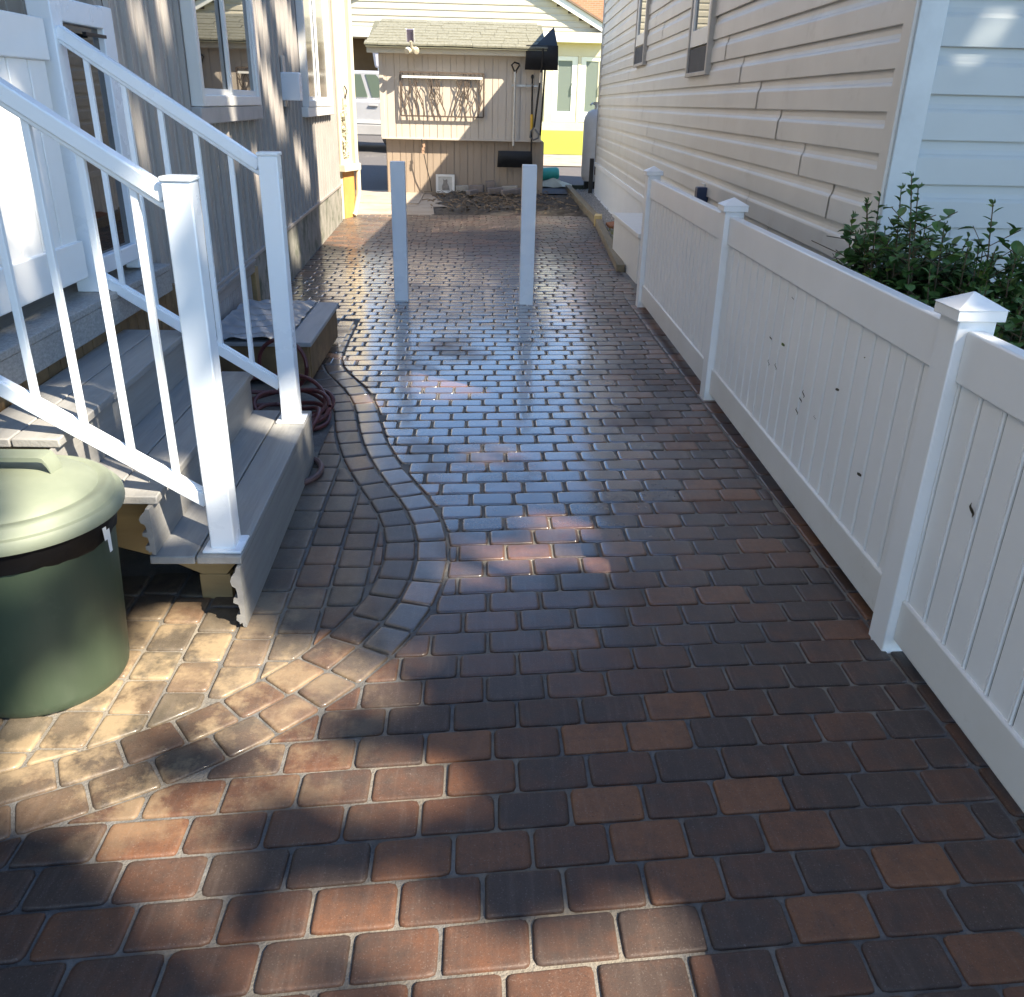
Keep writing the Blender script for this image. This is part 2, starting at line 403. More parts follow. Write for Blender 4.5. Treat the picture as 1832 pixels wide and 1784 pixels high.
def paver_mat():
    m = bpy.data.materials.new('wet_concrete_paver'); m.use_nodes = True; n = m.node_tree; N = n.nodes; L = n.links
    p = N['Principled BSDF']
    at = N.new('ShaderNodeAttribute'); at.attribute_name = 'pc'
    sp = N.new('ShaderNodeSeparateColor'); L.new(at.outputs['Color'], sp.inputs[0])
    tc = N.new('ShaderNodeTexCoord')
    sc = N.new('ShaderNodeVectorMath'); sc.operation = 'SCALE'; sc.inputs['Scale'].default_value = 40
    L.new(at.outputs['Color'], sc.inputs[0])
    ad = N.new('ShaderNodeVectorMath'); L.new(tc.outputs['Object'], ad.inputs[0]); L.new(sc.outputs[0], ad.inputs[1])
    def noise(s, d=4, v=None, rough=.6):
        x = N.new('ShaderNodeTexNoise'); x.inputs['Scale'].default_value = s; x.inputs['Detail'].default_value = d; x.inputs['Roughness'].default_value = rough
        L.new(v or ad.outputs[0], x.inputs['Vector']); return x.outputs[0]
    def math_(op, a, b, c=None):
        x = N.new('ShaderNodeMath'); x.operation = op
        for i, q in enumerate((a, b, c)):
            if q is None: continue
            if isinstance(q, (int, float)): x.inputs[i].default_value = q
            else: L.new(q, x.inputs[i])
        return x.outputs[0]
    def rng(v, a, b, c=0, d=1):
        x = N.new('ShaderNodeMapRange'); L.new(v, x.inputs[0])
        for i, q in enumerate((a, b, c, d)): x.inputs[i+1].default_value = q
        return x.outputs[0]
    def mix(f, a, b):
        x = N.new('ShaderNodeMix'); x.data_type = 'RGBA'
        if isinstance(f, (int, float)): x.inputs[0].default_value = f
        else: L.new(f, x.inputs[0])
        for i, q in ((6, a), (7, b)):
            if isinstance(q, tuple): x.inputs[i].default_value = (*q, 1)
            else: L.new(q, x.inputs[i])
        return x.outputs[2]
    R = sp.outputs[0]; W = sp.outputs[1]; T = sp.outputs[2]
    f = rng(math_('ADD', noise(8, 6, None, .68), math_('MULTIPLY', math_('SUBTRACT', R, .5), .44)), .36, .66)
    hot = rng(R, .68, .98)
    red = mix(hot, (.125,.058,.034), (.235,.105,.050))
    col = mix(f, (.068,.047,.038), red)
    grime = rng(noise(2.2, 6, tc.outputs['Object']), .42, .62)
    tan = mix(grime, (.21,.175,.125), (.060,.055,.038))
    col = mix(T, col, tan)
    sp1 = rng(noise(260, 2), .60, .74)
    col = mix(math_('MULTIPLY', sp1, .30), col, (.36,.31,.27))
    sp2 = rng(noise(170, 2), .62, .72)
    col = mix(math_('MULTIPLY', sp2, .5), col, (.02,.018,.018))
    scuff = rng(noise(34, 6, None, .72), .30, .70)
    col = mix(math_('MULTIPLY', scuff, .38), col, (.036,.029,.026))
    st_ = N.new('ShaderNodeMapping'); st_.inputs['Scale'].default_value = (60, 5, 1); L.new(ad.outputs[0], st_.inputs[0])
    col = mix(math_('MULTIPLY', rng(noise(1, 3, st_.outputs[0]), .52, .75), .13), col, (.24,.19,.16))
    # drifted sand near the steps and bin
    sx = N.new('ShaderNodeSeparateXYZ'); L.new(tc.outputs['Object'], sx.inputs[0])
    near = math_('MULTIPLY', rng(sx.outputs[0], -.15, -.75), math_('MULTIPLY', rng(sx.outputs[1], 2.75, 2.25), rng(sx.outputs[1], 1.35, 1.75)))
    sandm = math_('MULTIPLY', near, rng(noise(5.5, 7, tc.outputs['Object'], .68), .47, .60))
    col = mix(math_('MULTIPLY', sandm, .75), col, (.36,.27,.165))
    L.new(col, p.inputs['Base Color'])
    wn = rng(noise(1.5, 4, tc.outputs['Object']), .22, .50)
    wet = math_('MULTIPLY', W, wn)
    ro = math_('SUBTRACT', .52, math_('MULTIPLY', wet, .34))
    ro = math_('ADD', ro, math_('MULTIPLY', math_('SUBTRACT', noise(30, 4), .5), .16))
    L.new(ro, p.inputs['Roughness'])
    L.new(wet, p.inputs['Coat Weight']); p.inputs['Coat Roughness'].default_value = .13; p.inputs['Coat IOR'].default_value = 1.9
    b = N.new('ShaderNodeBump'); b.inputs['Strength'].default_value = .45; b.inputs['Distance'].default_value = .002
    L.new(noise(190, 4), b.inputs['Height']); L.new(b.outputs[0], p.inputs['Normal'])
    L.new(rng(wet, 0, 1, .28, .8), p.inputs['Specular IOR Level'])
    return m
me = bpy.data.meshes.new('brick_pavers'); me.from_pydata(pv.v, [], pv.f); me.update()
ca = me.color_attributes.new('pc', 'FLOAT_COLOR', 'POINT')
ca.data.foreach_set('color', [k for c in pv.c for k in c])
for p_ in me.polygons: p_.use_smooth = True
me.materials.append(paver_mat())
po = bpy.data.objects.new('paved_path', me); COL.objects.link(po); po['kind'] = 'structure'
SAND = surf('joint_sand', (.155,.153,.15), (.08,.079,.078), 14, .9, .05, bump=1.2, bscale=170, c3=(.26,.225,.175), s3=1.1, t3=(.45,.62))
struct('joint_sand', MB().quad((-3.4,-1,-.0088),(1.40,-1,-.0088),(1.66,13.2,-.0088),(-1.95,12.9,-.0088)), SAND)

# ------------------------------------------------------------------ right house
RU = Vector((.0373,.9993,0)); RN = Vector((-.9993,.0373,0)); RP = Vector((1.645,3.65,0)); Z = Vector((0,0,1))
def rp(s_, d=0, z=0): return RP+RU*s_+RN*d+Z*z
def lap(mb, P0, u, n, z0, rows, e, seams, xr, dep=.018, sm=None):
    prof = [(.002,0),(dep,0),(dep+.001,.003),(dep-.001,.60),(dep-.004,.655),(.0085,.70),(.0045,.80),(.0035,.92),(.002,1.0)]
    for i in range(rows):
        z = z0+i*e; a0, a1 = xr(z+e*.5)
        if a1-a0 < .02: continue
        ks = sorted([k for k in seams(i) if a0+.2 < k < a1-.2]); cuts = [a0]+ks+[a1]
        for q, (a, b) in enumerate(zip(cuts, cuts[1:])):
            off = .0022*(q % 2)+R_.uniform(-.0006,.0006)
            tilt = R_.uniform(-.0015,.0015)
            pts = [P0+u*a+n*(d+off)+Z*(z+(f if f < .01 else f*e)) for d, f in prof]
            mb.strip(pts, u*(b-a)+Z*tilt)
            mb.quad(pts[0], pts[1], pts[1]+u*.0005, pts[0]+u*.0005)
            if q and sm is not None: sm.strip([p+n*.0012 for p in pts[1:]], u*.004)
LEN = 13.0; REAVE = 3.5
FRONT = surf('sky_shaded_siding', (.47,.52,.53), (.44,.485,.495), 2.2, .42, .08, bump=.05, bscale=25)  # copy of the beige siding with blue sky shade mixed into its colour
house = thing('siding_house', 'long beige house with dutch lap vinyl siding behind the white fence', 'house', (1.645,3.65,0))
mb = MB(); smb = MB()
lap(mb, RP, RU, RN, .57, 19, .155, lambda i: [(1.05+i*.52+k*3.66) % 13 for k in range(4)], lambda z: (.075, LEN-.05), sm=smb)
obj2('side_wall', mb, BEIGE, smb, surf('seam_shadow_gap', (.27,.25,.22), None, 9, .8), house)
mb = MB()
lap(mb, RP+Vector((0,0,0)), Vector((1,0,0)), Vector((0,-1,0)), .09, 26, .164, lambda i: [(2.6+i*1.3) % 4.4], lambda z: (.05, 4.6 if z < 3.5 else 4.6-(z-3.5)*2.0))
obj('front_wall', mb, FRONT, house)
core = MB(); q = [rp(.01,-.003,0), RP+Vector((4.5,.012,0)), RP+Vector((4.5,12.9,0)), rp(LEN-.06,-.003,0)]
core.prism(q, (0,0,3.45)); obj('wall_core', core, BEIGE, house)
mb = MB(); mb.obox(rp(.03,.013,1.75), RU*.045, RN*.012, Z*1.75); obj('corner_trim', mb, BEIGE, house, bev=.004)
obj('front_corner_trim', MB().box(1.633, 1.738, 3.620, 3.640, 0, 3.5), surf('sky_shaded_trim', (.56,.62,.645), None, 4, .4), house, bev=.004)  # front face of the corner trim, blue skylight painted into its colour
mb = MB(); mb.obox(rp(LEN-.02,.013,2.02), RU*.045, RN*.014, Z*1.45); obj('corner_trim', mb, BEIGE, house, bev=.004)
mb = MB(); mb.obox(rp(LEN+.04,.02,1.9), RU*.014, RN*.012, Z*1.55); obj('corner_edge', mb, surf('dark_brown_metal', (.07,.04,.03), None, 5, .5), house)
# skirting
mb = MB(); L0 = .1; k = L0
while k < LEN-.05:
    a = [rp(k,.002), rp(k+.008,.020), rp(k+.090,.020), rp(k+.098,.002), rp(k+.115,.002)]
    mb.strip([p for p in a], Z*.52); k += .115
obj('skirting', mb, VINYL, house)
mb = MB(); mb.obox(rp(LEN/2,.018,.535), RU*(LEN/2-.03), RN*.022, Z*.035); obj('skirting_cap', mb, VINYL, house, bev=.004)
mb = MB(); mb.obox(rp(LEN/2,.016,.015), RU*(LEN/2-.03), RN*.02, Z*.02); obj('skirting_base', mb, TRIMW, house, bev=.003)
# windows
FR = surf('taupe_window_frame', (.50,.46,.41), None, 5, .45)
DK = surf('dark_window_panel', (.05,.05,.055), None, 5, .7)
for s0, s1, zb in ((3.68,4.55,1.73),(7.36,8.24,1.93)):
    zt = zb+1.25; m_ = (s0+s1)/2
    fr = MB()
    for a, b, c, d in ((s0,s0+.05,zb,zt),(s1-.05,s1,zb,zt),(s0+.05,s1-.05,zb,zb+.03),(s0+.05,s1-.05,zt-.04,zt)):
        fr.obox(rp((a+b)/2,.028,(c+d)/2), RU*((b-a)/2), RN*.026, Z*((d-c)/2))
    fo = obj('window', fr, FR, house, bev=.003)
    pn = MB(); pn.obox(rp(m_,.022,zb+.12), RU*((s1-s0)/2-.052), RN*.016, Z*.088); obj('lower_panel', pn, DK, fo)
    sa = MB()
    for a, b, c, d in ((s0+.06,s0+.14,zb+.22,zt-.05),(s1-.14,s1-.06,zb+.22,zt-.05),(s0+.14,s1-.14,zb+.22,zb+.34)):
        sa.obox(rp((a+b)/2,.026,(c+d)/2), RU*((b-a)/2), RN*.018, Z*((d-c)/2))
    obj('sash', sa, TRIMW, fo, bev=.003)
    g = MB(); g.obox(rp(m_,.024,(zb+.34+zt-.05)/2), RU*((s1-s0)/2-.142), RN*.004, Z*((zt-.05-zb-.34)/2)); obj('pane', g, GLASS, fo)
# roof
def rr(s_, d, z): return rp(s_, d, z)
rf = MB(); ov = .25
e0, e1 = rr(-.35,ov,REAVE), rr(LEN+.25,ov,REAVE); r0, r1 = rr(-.35,-2.1,REAVE+1.05), rr(LEN+.25,-2.1,REAVE+1.05); f0, f1 = rr(-.35,-4.8,REAVE), rr(LEN+.25,-4.8,REAVE)
rf.prism([e0, r0, f0, f0+Z*.08, r0+Z*.1, e0+Z*.08], e1-e0); obj('roof', rf, SHINGLE, house)
sf = MB(); sf.obox(rr(LEN/2,ov/2,REAVE-.03), RU*(LEN/2+.2), RN*(ov/2), Z*.015); obj('soffit', sf, TRIMW, house)
# outlet box
ob = MB(); ob.obox(rp(3.35,.05,.885), RU*.05, RN*.045, Z*.06); obb = obj('outlet_box', ob, surf('navy_outlet_cover', (.025,.04,.09), None, 8, .4), house, bev=.008)
ob = MB(); ob.obox(rp(3.46,.022,.89), RU*.075, RN*.01, Z*.075); obj('mounting_plate', ob, BEIGE, obb, bev=.003)

# ------------------------------------------------------------------ white fence
def fx(y): return 1.290+(y-2.23)*.0142
PY = [-.23, 2.23, 4.69, 7.13]
fence = thing('vinyl_fence', 'white vinyl picket panel fence running along the right edge of the brick path', 'fence', (fx(2.23),2.23,0))
GROOVE = surf('groove_shade', (.11,.10,.09), (.24,.23,.21), 9, .7, stretch=(1,1,.2))  # dark strips painting the shadow lines into the grooves between boards
DIRT = surf('dirty_white_vinyl', (.78,.765,.73), (.72,.70,.65), 3, .36, .06, bump=.04, bscale=30, c3=(.45,.41,.33), s3=7, t3=(.62,.9))
for i, py in enumerate(PY):
    x = fx(py); b = MB(); b.box(x-.05, x+.05, py-.05, py+.05, -.03, 1.035)
    po_ = obj('post', b, VINYL, fence, bev=.004)
    c = MB(); c.box(x-.064, x+.064, py-.064, py+.064, 1.015, 1.044)
    c.add([(x-.068,py-.068,1.044),(x+.068,py-.068,1.044),(x+.068,py+.068,1.044),(x-.068,py+.068,1.044),(x,py,1.082)], [(0,1,4),(1,2,4),(2,3,4),(3,0,4),(3,2,1,0)])
    obj('cap', c, VINYL, po_, bev=.002)
fdir = Vector((.0142,1,0)).normalized(); fn = Vector((-1,.0142,0)).normalized()
for a, b in zip(PY, PY[1:]):
    y0, y1 = a+.051, b-.051; P0 = Vector((fx(y0), y0, 0)); L = (y1-y0)/fdir.y
    t = MB(); t.obox(P0+fdir*L/2+Z*.920, fdir*L/2, fn*.024, Z*.070)
    pa = obj('panel', MB().obox(P0+fdir*L/2+Z*.51, fdir*L/2, fn*.0012, Z*.345), VINYL, fence)
    obj('top_rail', t, VINYL, pa, bev=.006)
    t = MB(); t.obox(P0+fdir*L/2+Z*.113, fdir*L/2, fn*.024, Z*.070); obj('bottom_rail', t, DIRT, pa, bev=.006)
    bd = MB(); gv_ = MB(); n = 21; w_ = L/n
    for k in range(n):
        s0 = k*w_
        prof = [(s0+.0005,.004),(s0+.004,.0135),(s0+w_-.0205,.0135),(s0+w_-.0195,.0015),(s0+w_-.0130,.0015),(s0+w_-.011,.0125),(s0+w_-.008,.0160),(s0+w_-.004,.0155),(s0+w_-.0005,.008),(s0+w_,.004)]
        bd.strip([P0+fdir*s+fn*d+Z*.17 for s, d in prof], Z*.69)
        gv_.strip([P0+fdir*s+fn*d+Z*.17 for s, d in ((s0+w_-.0198,.0128),(s0+w_-.0195,.0018),(s0+w_-.0134,.0018),(s0+w_-.0132,.0095))], Z*.69)
        bd.strip([P0+fdir*s-fn*d+Z*.17 for s, d in prof], Z*.69)
    obj2('boards', bd, VINYL, gv_, GROOVE, pa)
# leaves stuck to the fence
lm = [surf('dead_leaf', (.07,.055,.03), (.04,.035,.02), 30, .6), surf('green_leaf', (.08,.12,.02), None, 20, .5)]
def leafobj(y, z, size, rot, kind, lab):
    P = Vector((fx(y), y, z))+fn*.019; a = Vector((0, math.cos(rot), math.sin(rot))); b = Vector((0, -math.sin(rot), math.cos(rot)))
    mb = MB(); n = []
    for t, wd in ((-1,.02),(-.55,.30),(0,.42),(.5,.28),(1,.02)):
        for s_ in (-1, 0, 1): n.append(P+a*t*size+b*s_*wd*size+fn*(.003+.012*abs(s_)*size*6+.004*math.sin(t*3)))
    mb.add(n, [(i*3+j, i*3+j+1, i*3+j+4, i*3+j+3) for i in range(4) for j in range(2)])
    o = obj('leaf', mb, lm[kind], loc=tuple(P), smooth=True); tag(o, lab, 'leaf', 'leaves caught on the fence')
for (y, z, sz, rt, k, lab) in ((3.55,.60,.016,.3,1,'green leaf stuck on white fence boards, greenest of the caught leaves'),
    (3.72,.585,.012,.8,0,'tiny leaf on white fence boards just behind the green one'),
    (3.60,.49,.015,1.4,0,'small curled leaf hanging below the green leaf on the white fence'),
    (3.70,.48,.014,1.5,0,'small brown leaf, rearmost below the green leaf on the white fence'),
    (3.23,.485,.016,1.3,0,'upper of three dark leaves caught in one groove of the white fence'),
    (3.25,.455,.013,1.0,0,'middle of three dark leaves caught in one groove of the white fence'),
    (3.27,.40,.015,1.2,0,'lowest and largest of three dark leaves in one fence groove'),
    (2.92,.60,.012,.1,0,'small dark leaf lying level across the white fence boards'),
    (2.62,.40,.014,.2,0,'dark leaf caught low beside the last groove before the big fence post'),
    (1.96,.58,.019,1.15,0,'long brown leaf on the nearest panel of the white fence'),
    (3.52,.80,.008,1.2,0,'dark speck of leaf high on the white fence boards under the top rail'),
    (3.08,.44,.008,1.4,0,'tiny dark leaf fragment low in the middle of the white fence panel')):
    leafobj(y, z, sz, rt, k, lab)

# ------------------------------------------------------------------ bollards
for x, y, lab in ((-.626,7.245,'plain white square bollard, left of the two standing on the brick path'),(.398,7.165,'plain white square bollard, right of the two on the path, before the shovels')):
    t = thing('square_bollard', lab, 'bollard', (x,y,0), 'white square bollards in the path')
    obj('post', MB().box(x-.056, x+.056, y-.04, y+.06, -.02, 1.062), PAINT, t, bev=.004)
    obj('cap', MB().box(x-.055, x+.055, y-.039, y+.059, 1.0625, 1.068), PAINT, t, bev=.002)

# ------------------------------------------------------------------ white cabinet beside the fence end
cb = thing('utility_cabinet', 'low white cabinet with flat lid beside the far end of the fence', 'cabinet', (1.62,8.9,0))
obj('body', MB().box(1.475, 1.80, 8.15, 9.75, -.02, .40), TRIMW, cb, bev=.006)
obj('lid', MB().box(1.455, 1.82, 8.12, 9.78, .402, .445), TRIMW, cb, bev=.006)

# ------------------------------------------------------------------ left house
LU = Vector((-.037,.9993,0)).normalized(); LN = Vector((.9993,.037,0)).normalized(); LP = Vector((-1.555,4.16,0))
def lp(s_, d=0, z=0): return LP+LU*s_+LN*d+Z*z
def sy(y): return (y-4.16)/.9993
lh = thing('grey_house', 'house with ribbed grey metal siding and white windows beside the steps', 'house', (-1.555,4.16,0))
def ribs(mb, P0, u, n, L, z0, z1, p, d=.014, split=True):
    k = 0
    while k < L-.001:
        e = min(p, L-k)
        if split: pr = [(0,.0),(.02,d),(.15,d),(.17,0),(.36,0),(.375,.006),(.43,.006),(.445,0),(.68,0),(.695,.006),(.75,.006),(.765,0),(1,0)]
        else: pr = [(0,d),(.002,0),(.045,0),(.05,d),(.42,d),(.425,d-.006),(.455,d-.006),(.46,d),(1,d)]
        pts = [P0+u*(k+f*p)+n*q+Z*z0 for f, q in pr if f*p <= e+.0001]
        mb.strip(pts, Z*(z1-z0)); k += p
SL = sy(12.5)
mb = MB(); ribs(mb, lp(0,.004), LU, LN, SL, .455, 6.3, .215, .020); obj('side_wall', mb, TAUPE, lh)
core = MB(); core.prism([lp(0), lp(SL), Vector((-6.5,12.5,0)), Vector((-6.5,4.16,0))], (0,0,6.3)); obj('wall_core', core, TAUPE, lh)
up = MB(); ribs(up, lp(-7.2,.004), LU, LN, 7.2, 2.95, 6.3, .215, .020); obj('upper_wall', up, TAUPE, lh)
up = MB(); up.prism([lp(-7.2), lp(-.002), Vector((-6.5,4.158,0)), Vector((-6.5,-3.03,0))], (0,0,3.35)); up.v = [(x,y,z+2.95) for x,y,z in up.v]; obj('upper_core', up, TAUPE, lh)
mb = MB(); ribs(mb, LP+Vector((-.02,-.004,0)), Vector((-1,0,0)), Vector((0,-1,0)), 4.5, .2, 3.3, .215); obj('porch_wall', mb, TAUPE, lh)
mb = MB(); mb.obox(lp(SL/2,.016,.448), LU*(SL/2), LN*.014, Z*.014); obj('drip_edge', mb, TAUPE, lh, bev=.003)
mb = MB(); s_ = sy(6.55); mb.obox(lp((s_+SL)/2,.002,.2), LU*((SL-s_)/2), LN*.012, Z*.232); obj('foundation', mb, CONC, lh)
mb = MB(); ribs(mb, lp(.1,.006), LU, LN, sy(6.40)-.1, .0, .36, .10, .012, False); sk = obj('skirting', mb, GREYBOARD, lh)
mb = MB(); mb.obox(lp(sy(5.3),.022,.385), LU*1.12, LN*.018, Z*.03); mb.obox(lp(sy(5.3),.03,.43), LU*1.14, LN*.02, Z*.012); obj('ledger_board', mb, surf('weathered_grey_board', (.34,.31,.28), (.25,.225,.20), 8, .8, .1, bump=.4, bscale=50, stretch=(1,.1,1)), sk, bev=.004)
mb = MB(); mb.obox(lp(sy(6.47),.02,.18), LU*.055, LN*.02, Z*.2); obj('end_post', mb, WOODH, sk, bev=.004)
def lwin(y0, y1, zb, zt, sash_in, sill, gl=None):
    a, b = sy(y0), sy(y1); m_ = (a+b)/2
    fr = MB(); f = .06
    for p, q, c, d in ((a,a+f,zb,zt),(b-f,b,zb,zt),(a+f,b-f,zb,zb+f),(a+f,b-f,zt-f,zt)):
        fr.obox(lp((p+q)/2,.045,(c+d)/2), LU*((q-p)/2), LN*.035, Z*((d-c)/2))
    w_ = obj('window', fr, TRIMW, lh, bev=.005)
    sa = MB()
    for p, q in ((a+f,m_+.025),(m_-.025,b-f)):
        dd = .036 if p < m_-.1 else .05
        for r, s2, c, d in ((p,p+.036,zb+f,zt-f),(q-.036,q,zb+f,zt-f),(p+.036,q-.036,zb+f,zb+f+.034),(p+.036,q-.036,zt-f-.034,zt-f)):
            sa.obox(lp((r+s2)/2,dd,(c+d)/2), LU*((s2-r)/2), LN*.012, Z*((d-c)/2))
        gm = MB(); gm.obox(lp((p+q)/2,dd-.004,(zb+zt)/2), LU*((q-p)/2-.036), LN*.003, Z*((zt-zb)/2-f-.034)); obj('pane', gm, gl or GLASS, w_)
    obj('sash', sa, TRIMW, w_, bev=.003)
    sm = MB(); sm.obox(lp(m_,.040,zb-.047), LU*((b-a)/2+.05), LN*.034, Z*.045); obj('sill', sm, sill, w_, bev=.006)
lwin(5.33, 7.02, 1.445, 2.75, True, surf('grey_sill_board', (.42,.41,.40), None, 6, .5))
lwin(9.5, 11.6, 1.42, 4.05, True, TRIMW, GLASSR)
# angled bay at the far end
A = lp(SL,.01,0); B = Vector((-1.715,12.93,0)); C2 = Vector((-1.95,14.4,0))
bay = MB(); bay.prism([A, B, C2, Vector((-2.7,14.6,0)), Vector((-2.7,12.6,0))], (0,0,4.2)); by = obj('bay', bay, CREAM, lh)
bu = (B-A).normalized(); bn = Vector((bu.y,-bu.x,0)); bl = (B-A).length
mb = MB(); mb.obox(A+bu*bl*.52+bn*.006+Z*.30, bu*bl*.36, bn*.006, Z*.30); obj('orange_panel', mb, ORANGE, by)
mb = MB(); mb.obox(A+bu*bl*.5+bn*.04+Z*.655, bu*bl*.56, bn*.05, Z*.045); obj('ledge', mb, CREAM, by, bev=.006)
mb = MB()
for q in (.06,.96): mb.obox(A+bu*bl*q+bn*.014+Z*1.95, bu*.035, bn*.014, Z*1.25)
obj('trim', mb, CREAM, by, bev=.005)
ds = MB(); ds.tube([B+Vector((.03,-.03,3.2)), B+Vector((.03,-.03,.75)), B+Vector((.05,-.04,.62)), B+Vector((.05,-.04,.32)), B+Vector((0.0,-.10,.06)), B+Vector((-.02,-.14,.02))], .035, 10)
tag(obj('downspout', ds, CREAM, smooth=True, loc=tuple(B)), 'cream downspout on the corner of the angled bay', 'downspout')
dec = thing('wall_planter', 'narrow hanging wall planter with pale leafy sprigs on the cream bay', 'planter', tuple(A+bu*.2+Z*.8))
mb = MB(); mb.obox(A+bu*bl*.50+bn*.012+Z*1.15, bu*.055, bn*.01, Z*.36); obj('backing', mb, surf('grey_planter_back', (.46,.43,.37), None, 6, .6), dec)
mb = MB()
mb.tube([A+bu*bl*.34+bn*.03+Z*.80, A+bu*bl*.36+bn*.05+Z*1.1, A+bu*bl*.33+bn*.04+Z*1.42], .008, 5)
for i in range(90):
    c = A+bu*bl*(.34+R_.gauss(0,.08))+bn*(.022+R_.random()*.012)+Z*(.80+R_.random()*.62)
    a_ = Vector((R_.gauss(0,1),R_.gauss(0,1),R_.gauss(0,1))).normalized()*.034; b_ = a_.cross(Vector((R_.gauss(0,1),1,R_.gauss(0,1)))).normalized()*.018
    mb.quad(c-a_, c+b_, c+a_, c-b_)
obj('sprigs', mb, surf('pale_leaf', (.62,.57,.43), (.50,.47,.34), 20, .6), dec)
mb = MB(); mb.tube([A+bu*bl*.5+bn*.02+Z*1.50, A+bu*bl*.56+bn*.04+Z*1.60, A+bu*bl*.50+bn*.02+Z*1.66], .009, 6); obj('hook', mb, BLACK, dec)
# roof
rf = MB(); rf.prism([lp(-7.5,.3,6.3), lp(-7.5,-2.2,7.4), lp(-7.5,-5,6.3), lp(-7.5,-5,6.38), lp(-7.5,-2.2,7.5), lp(-7.5,.3,6.38)], LU*(SL+7.8)); obj('roof', rf, SHINGLE, lh)

# mailbox on the wall
mx = thing('wall_mailbox', 'pale metal box on a back plate on the ribbed wall between the windows', 'wall box', (-1.66,8.4,1.58))
obj('box', MB().box(-1.735, -1.548, 8.36, 8.50, 1.478, 1.70), PAINT, mx, bev=.008)
obj('back_plate', MB().obox(lp(sy(8.44),.024,1.63), LU*.075, LN*.008, Z*.20), surf('galvanised_plate', (.45,.45,.44), None, 12, .4, metal=.4), mx)
mb = MB(); mb.tube([(-1.70,8.45,1.478),(-1.69,8.45,1.42),(-1.71,8.46,1.36)], .018, 8); obj('conduit', mb, surf('grey_conduit', (.3,.3,.3), None, 8, .5), mx, smooth=True)

# ------------------------------------------------------------------ porch, gate, stairs
porch = thing('porch_deck', 'raised porch deck with speckled grey edge boards at the top of the steps', 'deck', (-1.55,2.9,0))
mb = MB()
for k in range(9): mb.box(-1.59-k*.142-.136, -1.59-k*.142, .6, 4.14, .752, .778)
obj('deck_boards', mb, COMPOSITE, porch, bev=.003)
mb = MB(); mb.box(-1.588, -1.442, .6, 4.22, .752, .780); obj('edge_board', mb, GRAIN, porch, bev=.004)
mb = MB(); mb.box(-1.47, -1.446, .6, 4.22, .655, .7515); obj('fascia', mb, GRAIN, porch, bev=.004)
mb = MB(); yy = .62
while yy < 4.3:
    mb.box(-1.50+R_.uniform(-.003,.003), -1.478, yy, yy+.088, .02, .66); yy += .094
obj('skirt_boards', mb, WOOD, porch, bev=.003)
mb = MB(); mb.box(-3.6, -3.5, -.5, 4.14, .7, 3.3); mb.box(-3.5, -1.60, .62, .70, 1.9, 3.3); obj('back_wall', mb, TAUPE, porch)
for q in ((-1.66,-1.56,.6,.7),(-2.55,-2.45,4.0,4.1)): obj('roof_post', MB().box(*q,.779,3.3), PAINT, porch, bev=.004)

gate = thing('porch_gate', 'white vinyl board gate closing the top of the steps', 'gate', (-1.54,2.95,.84))
obj('boards', MB().box(-1.552, -1.538, 2.46, 3.48, .98, 1.62), VINYL, gate)
mb = MB(); yy = 2.46
while yy < 3.45:
    mb.box(-1.5375, -1.528, yy+.004, min(3.48, yy+.142), .98, 1.60); yy += .148
obj('board_faces', mb, VINYL, gate, bev=.003)
obj('top_rail', MB().box(-1.562, -1.516, 2.46, 3.50, 1.60, 1.735), VINYL, gate, bev=.005)
obj('bottom_rail', MB().box(-1.562, -1.516, 2.46, 3.50, .845, .985), VINYL, gate, bev=.005)
gp = thing('glass_railing', 'white framed glass railing panel between porch post and grey house', 'railing', (-1.54,3.9,.78))
obj('stile', MB().box(-1.575,-1.515, 4.03,4.15,.79,1.82), PAINT, gp, bev=.005)
obj('top_rail', MB().box(-1.572,-1.512, 3.62,4.03,1.735,1.815), PAINT, gp, bev=.005)
obj('bottom_rail', MB().box(-1.572,-1.512, 3.62,4.03,.83,.90), PAINT, gp, bev=.005)
obj('pane', MB().box(-1.548,-1.540, 3.615,4.035,.90,1.735), GLASS2, gp)
obj('handle', MB().box(-1.51,-1.495, 3.80,4.0,1.70,1.712), BLACK, gp)

st = thing('front_steps', 'three grey composite steps with white railings up to the porch', 'steps', (-1.0,3.0,0))
def TX(y): return -.018*(y-2.4)
def tread(x0, z, y0, y1):
    for k in range(2):
        a, b = x0-k*.1385-.134, x0-k*.1385
        mb = MB(); mb.prism([(a+TX(y0),y0,z-.027),(b+TX(y0),y0,z-.027),(b+TX(y0),y0,z),(a+TX(y0),y0,z)], (TX(y1)-TX(y0),y1-y0,0))
        obj('tread_board', mb, COMPOSITE, st, bev=.004)
tread(-.710, .238, 2.335, 3.70); tread(-.945, .420, 2.37, 3.68); tread(-1.190, .602, 2.36, 3.66)
def riser(x, z0, z1, y0, y1):                           # hollow cladding profile with hooks on its inner side
    h = z1-z0
    pr = [(0,0),(0,1),(-.012,1),(-.016,.93),(-.028,.86),(-.034,.78),(-.030,.70),(-.020,.67),(-.017,.60),(-.017,.50),(-.030,.49),(-.032,.42),(-.018,.39),(-.015,.30),(-.015,.22),(-.027,.20),(-.029,.12),(-.021,.09),(-.020,.05),(-.012,.08),(-.011,.02),(-.006,0)]
    mb = MB(); mb.prism([(x+a+TX(y0), y0, z0+f*h) for a, f in pr], (TX(y1)-TX(y0), y1-y0, 0)); obj('riser', mb, COMPOSITE, st)
riser(-.712, .0, .209, 2.315, 3.695); riser(-.962, .240, .391, 2.34, 3.68); riser(-1.206, .422, .573, 2.34, 3.66)
